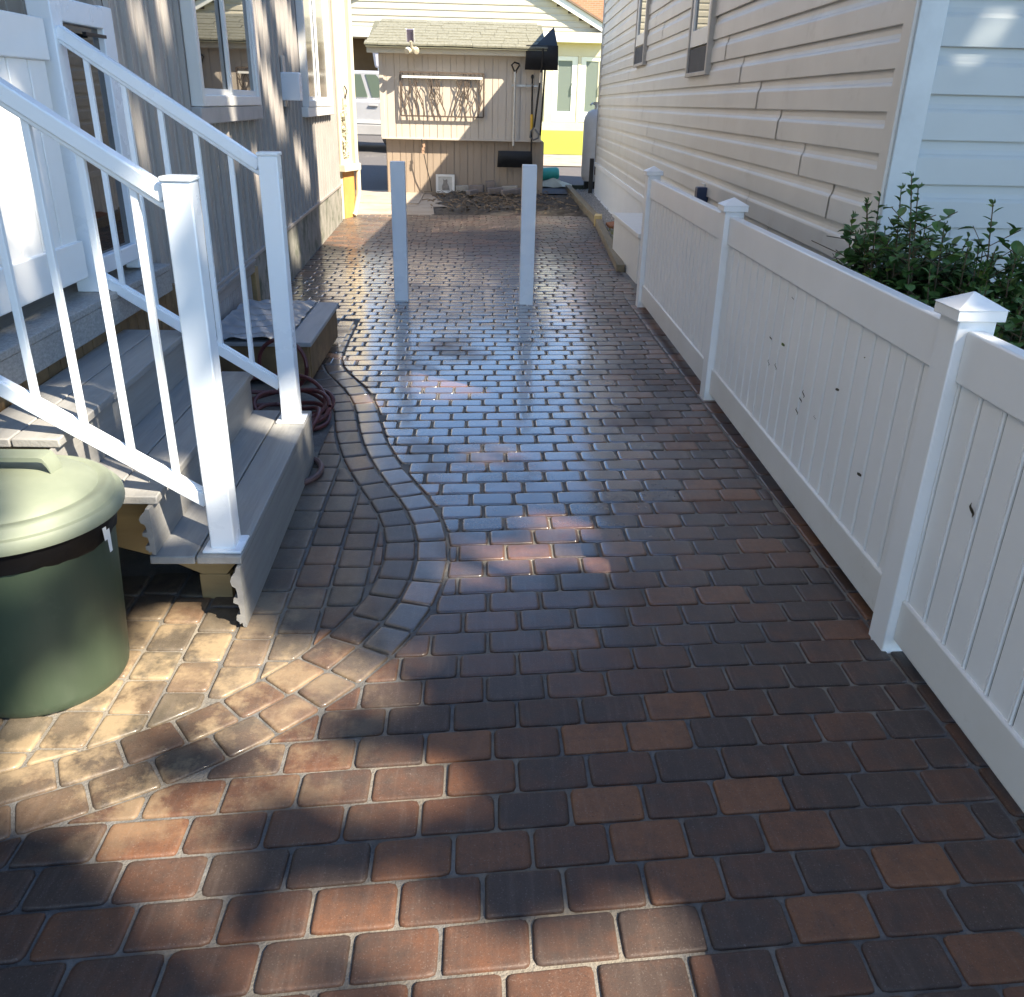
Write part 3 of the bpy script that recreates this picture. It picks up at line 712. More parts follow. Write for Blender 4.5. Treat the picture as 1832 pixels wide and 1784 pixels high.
for yy in (2.50, 3.56):
    mb = MB(); mb.prism([(-.99,yy,.21),(-.735,yy,.21),(-.74,yy,.17),(-.81,yy,.085),(-.89,yy,.085),(-1.0,yy,.14),(-1.20,yy,.20),(-1.47,yy,.20),(-1.47,yy,.57),(-1.235,yy,.57),(-1.235,yy,.39),(-.99,yy,.39)], (0,.04,0)); obj('stringer', mb, WOODH if yy < 3 else WOOD, st, bev=.002)
mb = MB(); mb.box(-.90,-.80,2.50,2.54,-.01,.084); obj('foot_block', mb, WOODH, st, bev=.003)

def railing(y, xa, za, lab, far):
    t = thing('stair_railing', lab, 'railing', (xa,y,.238), 'white aluminium stair railings')
    obj('post', MB().box(xa-.037,xa+.037,y-.037,y+.037,.246,1.298), PAINT, t, bev=.004)
    obj('cap', MB().box(xa-.041,xa+.041,y-.041,y+.041,1.2985,1.312), PAINT, t, bev=.004)
    obj('base_plate', MB().box(xa-.058,xa+.058,y-.056,y+.056,.2385,.2475), PAINT, t, bev=.003)
    xb, sl = -1.505, .653
    z1 = za; def_ = lambda x, z: z+(xa-.037-x)*sl
    zt = 1.262
    a = Vector((xa-.037,y,zt)); b = Vector((xb,y,def_(xb,zt))); up = Vector((sl,0,1)).normalized()
    mb = MB(); mb.bar(a, b, .05, .042, (0,0,1)); mb.bar(a-Z*.029, b-Z*.029, .034, .018, (0,0,1)); obj('top_rail', mb, PAINT, t, bev=.005)
    zb = .392
    a = Vector((xa-.037,y,zb)); b = Vector((xb,y,def_(xb,zb)))
    mb = MB(); mb.bar(a, b, .036, .040, (0,0,1)); mb.bar(a+Z*.024, b+Z*.024, .022, .014, (0,0,1)); obj('bottom_rail', mb, PAINT, t, bev=.003)
    x = xa-.120 if not far else xa-.145
    while x > xb+.04:
        obj('baluster', MB().box(x-.0095,x+.0095,y-.0095,y+.0095,def_(x,zb)+.012,def_(x,zt)-.028), PAINT, t, bev=.002); x -= .1205
    obj('top_post', MB().box(-1.585,-1.500,y-.043,y+.043,.781,1.84), PAINT, t, bev=.004)
    obj('top_post_cap', MB().box(-1.592,-1.493,y-.05,y+.05,1.8405,1.86), PAINT, t, bev=.004)
railing(2.407, -.770, 0, 'white stair railing nearest the green bin, in front of the steps', False)
railing(3.575, -.795, 0, 'white stair railing on the far side of the steps beside the hose', True)

# ------------------------------------------------------------------ green bin
bx, by_ = -1.21, 2.085
bn_ = thing('garbage_bin', 'round dark green plastic garbage bin with faded lid beside the steps', 'bin', (bx,by_,0))
pr = [(.0,.0),(.205,.0),(.212,.012),(.215,.03),(.222,.15),(.232,.32),(.240,.46),(.243,.500),(.262,.505),(.265,.53),(.255,.535)]
body = MB(); body.lathe(pr, (bx,by_,0), 72)
# fine vertical ribs
n = 72
for i in range(4, 7):
    for k in range(n):
        v = body.v[i*n+k]; s_ = 1+.0035*math.cos(k*math.pi); body.v[i*n+k] = (bx+(v[0]-bx)*s_, by_+(v[1]-by_)*s_, v[2])
obj('body', body, GREEN, bn_, smooth=True)
lin = MB(); pl = []
lin.lathe([(.237,.436),(.2455,.444),(.2485,.47),(.2640,.50),(.2650,.53)], (bx,by_,0), 60)
lin.v = [(x+R_.uniform(-.002,.002), y+R_.uniform(-.002,.002), z+(.004*math.sin(5*math.atan2(y-by_,x-bx))+R_.uniform(-.003,.003) if z < .45 else 0)) for x, y, z in lin.v]
obj('bag_liner', lin, surf('black_bag_film', (.006,.006,.007), None, 12, .5, .1, bump=.4, bscale=25, spec=.12), bn_, smooth=True)
lid = MB(); lid.lathe([(.262,.506),(.2745,.508),(.2765,.516),(.2755,.534),(.270,.541),(.258,.543),(.2555,.546),(.252,.562),(.246,.567),(.236,.569),(.228,.566),(.218,.5665),(.212,.574),(.19,.588),(.12,.607),(.05,.615),(.001,.616)], (bx,by_,0), 72)
ld = obj('lid', lid, LIDG, bn_, smooth=True)
hd = MB(); hp_ = [Vector((bx-.02+.14*math.cos(a)*-1, by_+.04-.0*a, .597+.055*min(1, 1.9*math.sin(a)))) for a in [math.pi*k/24 for k in range(25)]]
for s_ in (0, .013):
    for p in hp_: hd.v += [(p.x, p.y-.03, p.z-s_), (p.x, p.y+.03, p.z-s_)]
n_ = len(hp_)
for k in range(n_-1):
    a, c = 2*k, 2*n_+2*k; hd.f += [(a,a+1,a+3,a+2), (c,c+2,c+3,c+1), (a,a+2,c+2,c), (a+1,c+1,c+3,a+3)]
hd.f += [(0,2*n_,2*n_+1,1), (2*n_-2,2*n_-1,4*n_-1,4*n_-2)]
obj('handle', hd, LIDG, ld, bev=.004)
tg = MB()
for k, (za, zb_) in enumerate(((.495,.445),(.47,.405))):
    a0 = math.radians(-12+k*3)
    tg.quad(*[(bx+.2545*math.cos(a0+i*.07-(0 if z > .44 else .02)), by_+.2545*math.sin(a0+i*.07), z) for i, z in ((0,za),(1,za),(.9,zb_),(.15,zb_))])
obj('torn_sticker', tg, TRIMW, bn_)

# ------------------------------------------------------------------ low deck box with plastic sheet
bxs = thing('low_wooden_platform', 'low wooden platform with grey top under clear plastic beside the grey house', 'platform', (-1.2,5.4,0))
obj('frame_boards', MB().box(-1.50,-.958,4.86,4.895,.03,.222).box(-.985,-.952,4.896,5.90,.02,.222).box(-1.50,-.99,5.87,5.90,.03,.222), WOOD, bxs, bev=.003)
obj('lid_border', MB().box(-1.075,-.935,4.84,5.92,.2235,.25), surf('blue_grey_board', (.33,.34,.35), (.27,.28,.29), 18, .5, .1, bump=.2, stretch=(1,.1,1)), bxs, bev=.004)
obj('lid', MB().box(-1.56,-1.0765,4.84,5.92,.2235,.246), surf('grey_lid_board', (.27,.28,.29), None, 12, .5), bxs, bev=.003)
mb = MB(); nx, ny = 22, 44
for j in range(ny+1):
    for i in range(nx+1):
        x = -1.555+.475*i/nx; y = 4.845+1.07*j/ny
        mb.v.append((x, y, .250+.009*abs(math.sin(y*19+x*6+math.sin(x*17)))+.007*math.sin(x*31+y*13)**2+(.02*(1-j/6) if j < 6 else 0)*abs(math.sin(x*22))))
mb.f = [(j*(nx+1)+i, j*(nx+1)+i+1, (j+1)*(nx+1)+i+1, (j+1)*(nx+1)+i) for j in range(ny) for i in range(nx)]
PL = surf('grey_plastic_sheet', (.40,.43,.46), (.33,.36,.39), 7, .18, .06, coat=.3)
obj('plastic_sheet', mb, PL, bxs, smooth=True)

# ------------------------------------------------------------------ garden hose
hz = thing('garden_hose', 'coiled maroon garden hose piled between the steps and the low platform', 'hose', (-1.0,4.25,0))
def loop(c, ra, rb, rot, tilt, z, a0, a1, wob):
    pts = []
    for k in range(41):
        a = a0+(a1-a0)*k/40; x = ra*math.cos(a); y = rb*math.sin(a); zz = z+tilt*y+wob*math.sin(a*3)
        pts.append((c[0]+x*math.cos(rot)-y*math.sin(rot), c[1]+x*math.sin(rot)+y*math.cos(rot), max(.011, zz)))
    return pts
mb = MB()
for (c, ra, rb, rot, tl, z, a0, a1, wb) in (((-.98,4.20),.23,.20,.2,.08,.03,0,6.28,.012),((-1.0,4.26),.26,.22,.9,.12,.05,0,6.28,.015),((-.96,4.15),.20,.17,1.8,-.05,.045,.4,6.5,.02),((-1.05,4.22),.30,.20,.1,.18,.075,0,6.2,.02),((-1.02,4.30),.24,.24,.5,.25,.10,0,6.28,.01),((-1.1,4.05),.32,.14,.3,0,.03,.2,5.0,.01),((-.95,4.35),.2,.12,.2,.3,.06,0,6.28,.01)):
    mb.tube(loop(c, ra, rb, rot, tl, z, a0, a1, wb), .0115, 8, cap=False)
pts = [(-1.06+.135*math.cos(a)*1.0, 4.62+.07*math.sin(a*.5), .17+.14*math.sin(a)) for a in [k*6.3/40 for k in range(41)]]
mb.tube(pts, .0115, 8); obj('coil', mb, HOSE, hz, smooth=True)
mb = MB(); mb.tube(loop((-.80,3.55),.115,.16,0,0,.012,-1.5,1.6,0), .013, 8); obj('ground_loop', mb, surf('dusty_hose_rubber', (.16,.09,.08), (.10,.06,.055), 15, .6), hz, smooth=True)
mb = MB(); mb.tube([(-1.52+.01*k, 4.55-.012*k+.0*k, .03+.62*math.sin(math.pi*k/26)) for k in range(14)], .013, 8); mb.tube([(-1.50+.01*k, 4.53-.012*k, .03+.58*math.sin(math.pi*k/26)) for k in range(14)], .012, 8); obj('upper_loop', mb, HOSEB, hz, smooth=True)

# ------------------------------------------------------------------ shed
sh_ = thing('garden_shed', 'small tan ribbed shed with overhanging upper wall at the end of the path', 'shed', (-.3,16.3,0))
X = Vector((1,0,0)); NY = Vector((0,-1,0))
mb = MB(); ribs(mb, Vector((-1.655,16.30,0)), X, NY, 2.73, .905, 2.22, .236, .014, False); obj('upper_wall', mb, SHEDC, sh_)
obj('wall_core', MB().box(-1.655,1.075,16.301,18.6,.905,2.25), SHEDC, sh_)
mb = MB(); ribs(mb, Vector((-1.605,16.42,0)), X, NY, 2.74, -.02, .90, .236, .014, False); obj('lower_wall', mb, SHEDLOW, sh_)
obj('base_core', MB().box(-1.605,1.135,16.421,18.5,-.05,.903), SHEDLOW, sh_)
mb = MB(); mb.box(-1.672,-1.60,16.275,16.31,.905,2.2); obj('corner_trim', mb, SHEDC, sh_, bev=.004)
mb = MB(); mb.box(1.03,1.085,16.275,16.31,.905,2.2); obj('corner_trim', mb, SHEDC, sh_, bev=.004)
obj('bottom_trim', MB().box(-1.66,1.08,16.27,16.30,.890,.918), SHEDC, sh_, bev=.003)
obj('corner_board', MB().box(1.09,1.15,16.39,16.43,-.02,.888), SHEDLOW, sh_, bev=.003)
obj('fascia', MB().box(-1.84,1.12,16.085,16.115,2.205,2.305), CREAM, sh_, bev=.004)
obj('soffit', MB().box(-1.82,1.10,16.116,16.30,2.222,2.24), CREAM, sh_)
rf = MB(); zs = []
for i in range(9):                                      # shingle courses
    t0, t1 = i/9, (i+1)/9; ya, yb = 16.03+1.55*t0, 16.03+1.55*t1; za, zb = 2.335+.46*t0, 2.335+.46*t1
    xa = -1.865+.17*t0+R_.uniform(-.01,.01); xb_ = 1.135-.11*t0+R_.uniform(-.008,.008)
    rf.box(0,0,0,0,0,0) if False else None
    k = xa
    while k < xb_:
        w_ = R_.uniform(.16,.34); e = min(k+w_, xb_); dz = R_.uniform(-.004,.006)
        rf.add([(k,ya-.01,za-.016+dz),(e-.004,ya-.01,za-.016+dz),(e-.004,yb+.03,zb+.004+dz),(k,yb+.03,zb+.004+dz),(k,ya-.01,za+.010+dz),(e-.004,ya-.01,za+.010+dz),(e-.004,yb+.03,zb+.012+dz),(k,yb+.03,zb+.012+dz)], [(0,3,2,1),(4,5,6,7),(0,1,5,4),(1,2,6,5),(2,3,7,6),(3,0,4,7)])
        k = e
obj('roof_shingles', rf, SHINGLE, sh_)
mb = MB(); mb.prism([(-1.85,16.03,2.308),(-1.85,17.6,2.775),(-1.85,19.0,2.30),(-1.85,19.0,2.28),(-1.85,16.03,2.29)], (2.97,0,0)); obj('roof_deck', mb, surf('olive_drip_edge', (.16,.155,.10), None, 6, .6), sh_)
ar = MB(); fx0, fx1, fz0, fz1, fy = -1.315, .085, 1.265, 1.935, 16.225
art = thing('branch_wall_panel', 'dark metal framed panel of branch tracery hung on the shed wall', 'wall decoration', (-.6,16.23,1.27))
for a, b in (((fx0,fy,fz0),(fx1,fy,fz0)),((fx0,fy,fz1),(fx1,fy,fz1)),((fx0,fy,fz0),(fx0,fy,fz1)),((fx1,fy,fz0),(fx1,fy,fz1))): ar.bar(a, b, .024, .024, (0,1,0))
IRON = surf('rusty_dark_iron', (.06,.045,.035), (.11,.08,.06), 30, .7)
obj('frame', ar, IRON, art)
br = MB()
for i in range(12):
    x = fx0+.07+i*.113+R_.uniform(-.02,.02); z = fz0; p = [Vector((x,fy,z))]; dx = R_.uniform(-.1,.1)
    while z < fz1-.02:
        z += .075; x += dx*.15+R_.uniform(-.028,.028); x = min(fx1-.02, max(fx0+.02, x)); p.append(Vector((x, fy+R_.uniform(-.01,.01), min(z, fz1))))
        if R_.random() < .55 and z < fz1-.2:
            q = [p[-1]]; sd_ = R_.choice((-1,1))
            for k in range(R_.randint(2,4)): q.append(Vector((min(fx1, max(fx0, q[-1].x+sd_*R_.uniform(.015,.05))), fy+R_.uniform(-.012,.012), min(fz1, q[-1].z+R_.uniform(.06,.1)))))
            br.tube(q, .0075, 5, r1=.004)
    br.tube(p, .012, 5, r1=.006)
obj('branches', br, IRON, art)
mb = MB(); mb.bar((fx0+.02,fy+.01,fz1-.07),(fx1-.02,fy+.01,fz1-.07),.05,.035); obj('white_strip', mb, TRIMW, art)
# solar lamp on roof edge
sl = thing('solar_light', 'solar security light with upright panel standing on the shed roof edge', 'light', (-1.1,16.05,2.3))
mb = MB(); mb.obox((-1.105,15.88,2.455), (.052,0,0), (0,.012,.006), (0,-.04,.085)); pnl = obj('solar_panel', mb, surf('violet_solar_cell', (.17,.15,.22), None, 8, .3), sl)
for a in (-.06,.06): obj('panel_frame', MB().obox((-1.105+a,15.876,2.455), (.008,0,0), (0,.016,.006), (0,-.042,.092)), TRIMW, pnl)
mb = MB(); mb.lathe([(.0,0),(.05,.005),(.055,.03),(.045,.07),(.0,.075)], (-1.14,15.98,2.26), 14, (-.4,-.8,-.45)); mb.lathe([(.0,0),(.05,.005),(.055,.03),(.045,.07),(.0,.075)], (-1.04,15.98,2.26), 14, (.5,-.8,-.45)); mb.lathe([(.0,0),(.04,0),(.04,.10),(.0,.10)], (-1.09,15.99,2.20), 12); mb.tube([(-1.09,16.09,2.26),(-1.09,15.95,2.29),(-1.1,15.9,2.38)], .022, 8)
obj('lamp_head', mb, CREAM, sl, smooth=True)

# tools on the shed
def blade(cx_, cy_, z0, z1, wd, curve, skew=0):
    mb = MB(); nx, nz = 14, 8
    for s_ in (0, .008):
        for j in range(nz+1):
            for i in range(nx+1):
                u = i/nx*2-1; t = j/nz
                mb.v.append((cx_+u*wd/2*(1-.05*t)+skew*t, cy_+s_-curve*math.sin(t*math.pi*.8)*(1-.35*u*u)+.0045*math.cos(i*math.pi), z0+(z1-z0)*t-.012*u*skew*10))
    N_ = (nx+1)*(nz+1)
    for o_ in (0, N_):
        for j in range(nz):
            for i in range(nx): a = o_+j*(nx+1)+i; mb.f.append((a, a+1, a+nx+2, a+nx+1))
    for i in range(nx): mb.f.append((i, i+1, N_+i+1, N_+i)); a = nz*(nx+1)+i; mb.f.append((a, a+1, N_+a+1, N_+a))
    for j in range(nz): a = j*(nx+1); mb.f.append((a, a+nx+1, N_+a+nx+1, N_+a)); a += nx; mb.f.append((a, a+nx+1, N_+a+nx+1, N_+a))
    return mb
rk = thing('tool_rack', 'thin pale metal bar rack holding shovels on the shaded shed wall', 'rack', (.82,16.25,1.76))
obj('bar', MB().box(.555,1.075,16.20,16.215,1.755,1.785), STEEL, rk)
for x in (.62,.80,.90,1.02): obj('hook', MB().tube([(x,16.285,1.79),(x,16.21,1.79),(x,16.16,1.775),(x,16.15,1.80)], .008, 6), STEEL, rk)
sv = thing('snow_shovel', 'wide black snow shovel hung blade up at the right corner of the shed', 'shovel', (1.03,16.1,1.1))
obj('blade', blade(1.045,16.10,2.01,2.375,.555,.07), BLACK, sv, smooth=True)
mb = MB(); mb.tube([(1.055,16.03,2.33),(1.05,16.06,2.05),(1.04,16.10,1.98)], .017, 8); obj('rib', mb, BLACK, sv, smooth=True)
mb = MB(); mb.tube([(1.04,16.12,2.02),(1.028,16.14,1.82)], .019, 8); obj('socket', mb, STEEL, sv, smooth=True)
mb = MB(); mb.tube([(1.028,16.14,1.82),(.955,16.16,1.13)], .016, 8); obj('shaft', mb, BLACK, sv, smooth=True)
mb = MB(); mb.tube([(.955,16.16,1.13),(.90,16.15,1.06),(.89,16.15,.97),(.95,16.15,.93),(1.03,16.15,.96),(1.04,16.15,1.02),(.97,16.16,1.10)], .014, 8); obj('grip', mb, surf('grey_grip', (.13,.13,.13), None, 9, .5), sv, smooth=True)
s2 = thing('blue_scoop', 'dark blue pointed scoop blade sticking up behind the snow shovel', 'shovel', (1.15,16.15,2.2))
mb = MB(); mb.prism([(.93,16.17,2.365),(1.31,16.17,2.365),(1.295,16.17,2.43),(1.235,16.15,2.65),(1.21,16.15,2.63)], (0,.03,0)); obj('blade', mb, BLUEBLK, s2, bev=.004)
mb = MB(); mb.tube([(1.13,16.20,2.38),(1.07,16.24,1.0)], .015, 8); obj('shaft', mb, BLACK, s2, smooth=True)
s3 = thing('push_shovel', 'black push shovel with yellow grip hung blade down on the shed', 'shovel', (.9,16.2,.5))
obj('blade', blade(.64,16.20,.475,.745,.62,.05), BLACK, s3, smooth=True)
mb = MB(); mb.tube([(.925,16.20,.52),(.915,16.19,1.1),(.905,16.19,1.88)], .015, 8); obj('shaft', mb, BLACK, s3, smooth=True)
mb = MB(); mb.tube([(.915,16.19,1.09),(.911,16.19,1.33)], .027, 10); obj('grip', mb, YELLOW, s3, smooth=True)
mb = MB(); mb.lathe([(.0,0),(.02,.0),(.028,.03),(.018,.06),(0,.065)], (.905,16.19,1.88), 10); obj('knob', mb, BLACK, s3, smooth=True)
s4 = thing('metal_pole_tool', 'long bare metal pole with black hoop grip, leftmost of the hung tools', 'pole', (.61,16.2,.8))
mb = MB(); mb.tube([(.605,16.19,.825),(.61,16.19,1.35),(.615,16.19,1.98)], .020, 10); obj('pole', mb, STEEL, s4, smooth=True)
mb = MB(); mb.tube([(.615,16.19,1.93),(.63,16.18,2.0),(.68,16.17,2.07),(.67,16.17,2.10),(.60,16.18,2.12),(.55,16.18,2.08),(.60,16.19,1.98)], .014, 8); obj('hoop_grip', mb, BLACK, s4, smooth=True)

# things at the shed foot
pic = thing('framed_picture', 'small white framed picture of a grey sitting cat leaning on the shed foot', 'picture', (-.6,16.33,0))
mb = MB()
for a, b, c, d in ((-.745,-.70,.02,.33),(-.46,-.415,.02,.33),(-.70,-.46,.02,.06),(-.70,-.46,.29,.33)): mb.box(a, b, 16.32, 16.34, c, d)
obj('frame', mb, TRIMW, pic, bev=.002)
obj('picture', MB().box(-.70,-.46,16.332,16.338,.06,.29), surf('pale_picture', (.62,.60,.55), (.5,.49,.46), 15, .5), pic)
mb = MB(); c = Vector((-.57,16.326,.06))
mb.prism([c+Vector((a,0,b))*.9 for a, b in ((-.07,0),(-.08,.07),(-.055,.13),(-.05,.17),(-.055,.215),(-.03,.195),(0,.2),(.025,.215),(.035,.18),(.03,.14),(.06,.09),(.075,.0))], (0,.004,0)); obj('cat_shape', mb, surf('grey_cat_print', (.17,.155,.14), (.33,.30,.27), 18, .6), pic)
BR1 = surf('grey_brick', (.24,.20,.18), (.17,.145,.13), 12, .9, .05, bump=.6, bscale=60); BR2 = surf('pale_block', (.40,.37,.32), (.32,.29,.25), 12, .9, .05, bump=.5)
bl_ = [(-.28,16.28,.05,.22,.10,.10,.1,BR2,'pale stone block against the shed foot beside the picture'),(-.02,16.18,.06,.25,.11,.12,-.2,BR1,'grey brick lying on the soil left of centre at the shed foot'),(.22,16.25,.09,.16,.11,.20,.05,BR1,'upright grey brick standing against the shed foot'),(.30,15.95,.05,.26,.12,.10,.25,BR1,'grey brick in front of the upright one on the soil'),(.56,16.20,.06,.27,.13,.11,-.1,BR2,'pale brick at the shed foot below the black push shovel blade'),(.55,15.90,.04,.30,.12,.08,.5,BR1,'flat grey brick tilted on the soil before the pale brick'),(.80,16.05,.05,.30,.11,.10,-.35,BR1,'grey brick nearest the right bollard on the soil pile'),(-.10,15.85,.03,.20,.10,.07,.8,BR1,'small turned brick lying frontmost in the soil pile')]
for x, y, z, a, b, c, r_, m_, lab in bl_:
    mb = MB(); ux = Vector((math.cos(r_),math.sin(r_),.06)); uy = Vector((-math.sin(r_),math.cos(r_),0)); uz = ux.cross(uy)
    mb.obox((x,y,z+.055), ux*a/2, uy*b/2, uz*c/2); tag(obj('loose_brick', mb, m_, loc=(x,y,z), bev=.008), lab, 'brick', 'loose bricks at the shed foot')
tw = MB()
for i in range(200):
    x = R_.gauss(.25,.55); y = R_.uniform(13.6,16.2); x = min(1.55, max(-.7, x)); L = R_.uniform(.04,.22); a = R_.uniform(0,6.28); z = .035+R_.random()*.06
    tw.tube([(x,y,z),(x+L*.5*math.cos(a),y+L*.5*math.sin(a),z+R_.uniform(0,.03)),(x+L*math.cos(a),y+L*math.sin(a),z+R_.uniform(-.02,.02))], R_.uniform(.003,.008), 4)
for i in range(330):
    x = min(1.6, max(-.7, R_.gauss(.4,.6))); y = R_.uniform(13.3,16.25); z = .03+R_.random()*.05; a = R_.uniform(0,6.28); s_ = R_.uniform(.015,.04)
    p = Vector((x,y,z)); u_ = Vector((math.cos(a),math.sin(a),R_.uniform(-.6,.6)))*s_; v_ = Vector((-math.sin(a),math.cos(a),R_.uniform(-.6,.6)))*s_*.6; tw.quad(p-u_, p+v_, p+u_, p-v_)
o = obj('twigs_and_dead_leaves', tw, surf('dry_litter', (.13,.09,.055), (.26,.19,.12), 9, .9)); o['kind'] = 'stuff'
o['label'] = 'dry twigs and dead leaves littered over the soil bed'
mb = MB(); mb.lathe([(0,-.04),(.028,-.028),(.04,0),(.028,.028),(0,.04)], (.92,15.0,.06), 14); tag(obj('ball', mb, surf('yellow_green_felt', (.55,.55,.10), None, 20, .9), smooth=True, loc=(.92,15.0,.06)), 'small yellow ball on the soil beside the right bollard', 'ball')
mb = MB(); mb.tube([(-.98,16.27,.90),(-.95,16.24,.70),(-.90,16.25,.45),(-.84,16.28,.2),(-.82,16.25,.04)], .008, 6); cd = obj('hanging_cord', mb, BLACK, loc=(-.9,16.25,.5), smooth=True); tag(cd, 'dark cord with orange tags hanging down the shed base', 'cord')
mb = MB()
for z in (.80,.74,.69): mb.obox((-.945+R_.uniform(-.03,.03),16.232,z), (.02,0,.006), (0,.004,0), (-.006,0,.028))
obj('paper_tag', mb, surf('faded_orange_tag', (.45,.28,.18), None, 10, .7), cd)
# teal roll and bag beside shed
mb = MB(); mb.lathe([(.0,0),(.10,.0),(.12,.02),(.12,.62),(.10,.66),(.06,.66),(.055,.60),(0,.60)], (.95,18.4,.20), 24, (1,.12,.06)); tag(obj('plastic_roll', mb, surf('teal_plastic', (.03,.30,.24), (.025,.25,.20), 10, .4), smooth=True, loc=(.95,18.4,.2)), 'teal green plastic roll lying beyond the right corner of the shed', 'roll')
mb = MB(); n_ = 16
for j in range(5):
    for k in range(n_): a = 2*math.pi*k/n_; r = (1-j/4.4)*(1+.18*math.sin(5*a+j)); mb.v.append((1.45+.42*r*math.cos(a), 17.75+.18*r*math.sin(a), .05+.035*j+.012*math.sin(9*a)))
mb.f = [(j*n_+k, j*n_+(k+1)%n_, (j+1)*n_+(k+1)%n_, (j+1)*n_+k) for j in range(4) for k in range(n_)]+[tuple(range(4*n_,5*n_))]
tag(obj('paper_sack', mb, surf('pale_sack', (.60,.56,.42), None, 9, .7), smooth=True, loc=(1.45,17.75,0)), 'flattened pale sack on the ground below the teal roll', 'sack')
# propane tank
pt = thing('gas_tank', 'tall pale upright gas tank behind the far corner of the beige house', 'tank', (2.13,17.15,0))
mb = MB(); mb.lathe([(.0,.10),(.17,.11),(.205,.16),(.215,.24),(.215,1.12),(.20,1.20),(.15,1.28),(.07,1.325),(0,1.33)], (2.13,17.15,.10), 32); obj('body', mb, surf('pale_tank_paint', (.60,.61,.62), (.5,.5,.5), 5, .35), pt, smooth=True)
mb = MB(); mb.lathe([(.03,0),(.03,.10),(.05,.10),(.05,.13),(.0,.13)], (2.13,17.15,1.42), 12); mb.tube([(2.13,17.15,1.5),(2.05,17.12,1.53),(2.02,17.08,1.50)], .016, 8); obj('valve', mb, STEEL, pt, smooth=True)
mb = MB(); mb.lathe([(.16,0),(.16,.11)], (2.13,17.15,.08), 24); obj('foot_ring', mb, BLACK, pt)
tag(obj('dark_post', MB().box(2.02,2.09,16.72,16.79,-.05,.62), surf('dark_post_paint', (.03,.028,.027), None, 6, .6), loc=(2.05,16.75,0), bev=.005), 'short dark post at the foot of the pale gas tank', 'post')
# timber edging
def timber(a, b, w_, h_, lab, m_=TIMBER):
    mb = MB(); mb.bar(Vector(a), Vector(b), w_, h_); o = obj('edging_timber', mb, m_, loc=a, bev=.008); tag(o, lab, 'timber', 'timbers edging the gravel')
timber((1.735,17.9,.03), (1.655,12.40,.035), .10, .12, 'long weathered edging timber running back beside the soil bed')
timber((1.645,12.38,.045), (1.420,8.75,.01), .085, .11, 'shorter pale edging timber running up to the white cabinet')
timber((1.80,17.55,.04), (2.08,17.58,.04), .10, .12, 'short dark cross timber below the gas tank', surf('dark_timber', (.05,.055,.035), None, 8, .85))
mb = MB(); mb.bar((1.66,12.44,.07), (1.62,12.20,.07), .10, .14); tag(obj('timber_block', mb, surf('fresh_cut_wood', (.56,.43,.19), (.45,.33,.14), 10, .7), loc=(1.64,12.3,0), bev=.008), 'fresh yellow wood block where the two edging timbers meet', 'block')
# gravel
gv = MB()
for i in range(4200):
    y = R_.uniform(9.6,17.4); t = (y-12.4)/5.5; xl = 1.72+(y-12.4)*.0135 if y > 12.4 else 1.72-(12.4-y)*.058; xr_ = 2.12+(y-16.6)*.037
    x = R_.uniform(xl, xr_); s_ = R_.uniform(.014,.036); z = R_.uniform(-.004,.02); a = R_.uniform(0,6.28)
    vs = [(x+s_*math.cos(a+k*1.57)*R_.uniform(.7,1.2), y+s_*math.sin(a+k*1.57)*R_.uniform(.7,1.2), z) for k in range(4)]+[(x+R_.uniform(-.3,.3)*s_, y, z+s_*R_.uniform(.5,1))]
    gv.add(vs, [(0,1,4),(1,2,4),(2,3,4),(3,0,4)])
GR = surf('mixed_gravel', (.42,.40,.37), (.16,.15,.14), 60, .85)
o = obj('gravel', gv, GR); o['kind'] = 'stuff'; o['label'] = 'grey gravel strip between the timbers and the house skirting'
wd_ = MB()
for i in range(900):
    y = R_.uniform(9.8,11.6); x = R_.uniform(1.60-(12.4-y)*.058+.12, 1.95); p = Vector((x,y,0)); h_ = R_.uniform(.03,.10); a = R_.uniform(0,6.28); q = Vector((math.cos(a),math.sin(a),0))*.006; l = Vector((R_.gauss(0,.03),R_.gauss(0,.03),h_))
    wd_.add([p-q, p+q, p+l], [(0,1,2)])
o = obj('weeds', wd_, surf('yellow_weeds', (.30,.27,.06), (.14,.17,.03), 9, .8)); o['kind'] = 'stuff'; o['label'] = 'yellowish weeds beside the edging timber'
mb = MB(); mb.prism([(1.72,11.75,.03),(1.98,11.7,.03),(2.0,11.95,.05),(1.86,12.1,.06),(1.70,11.98,.05)], (0,0,.035)); tag(obj('rusty_slab', mb, surf('rust_slab', (.30,.11,.04), (.20,.08,.035), 9, .8, .1, bump=.5), loc=(1.85,11.9,0), bev=.01), 'rust coloured stone slab lying on the gravel', 'slab')

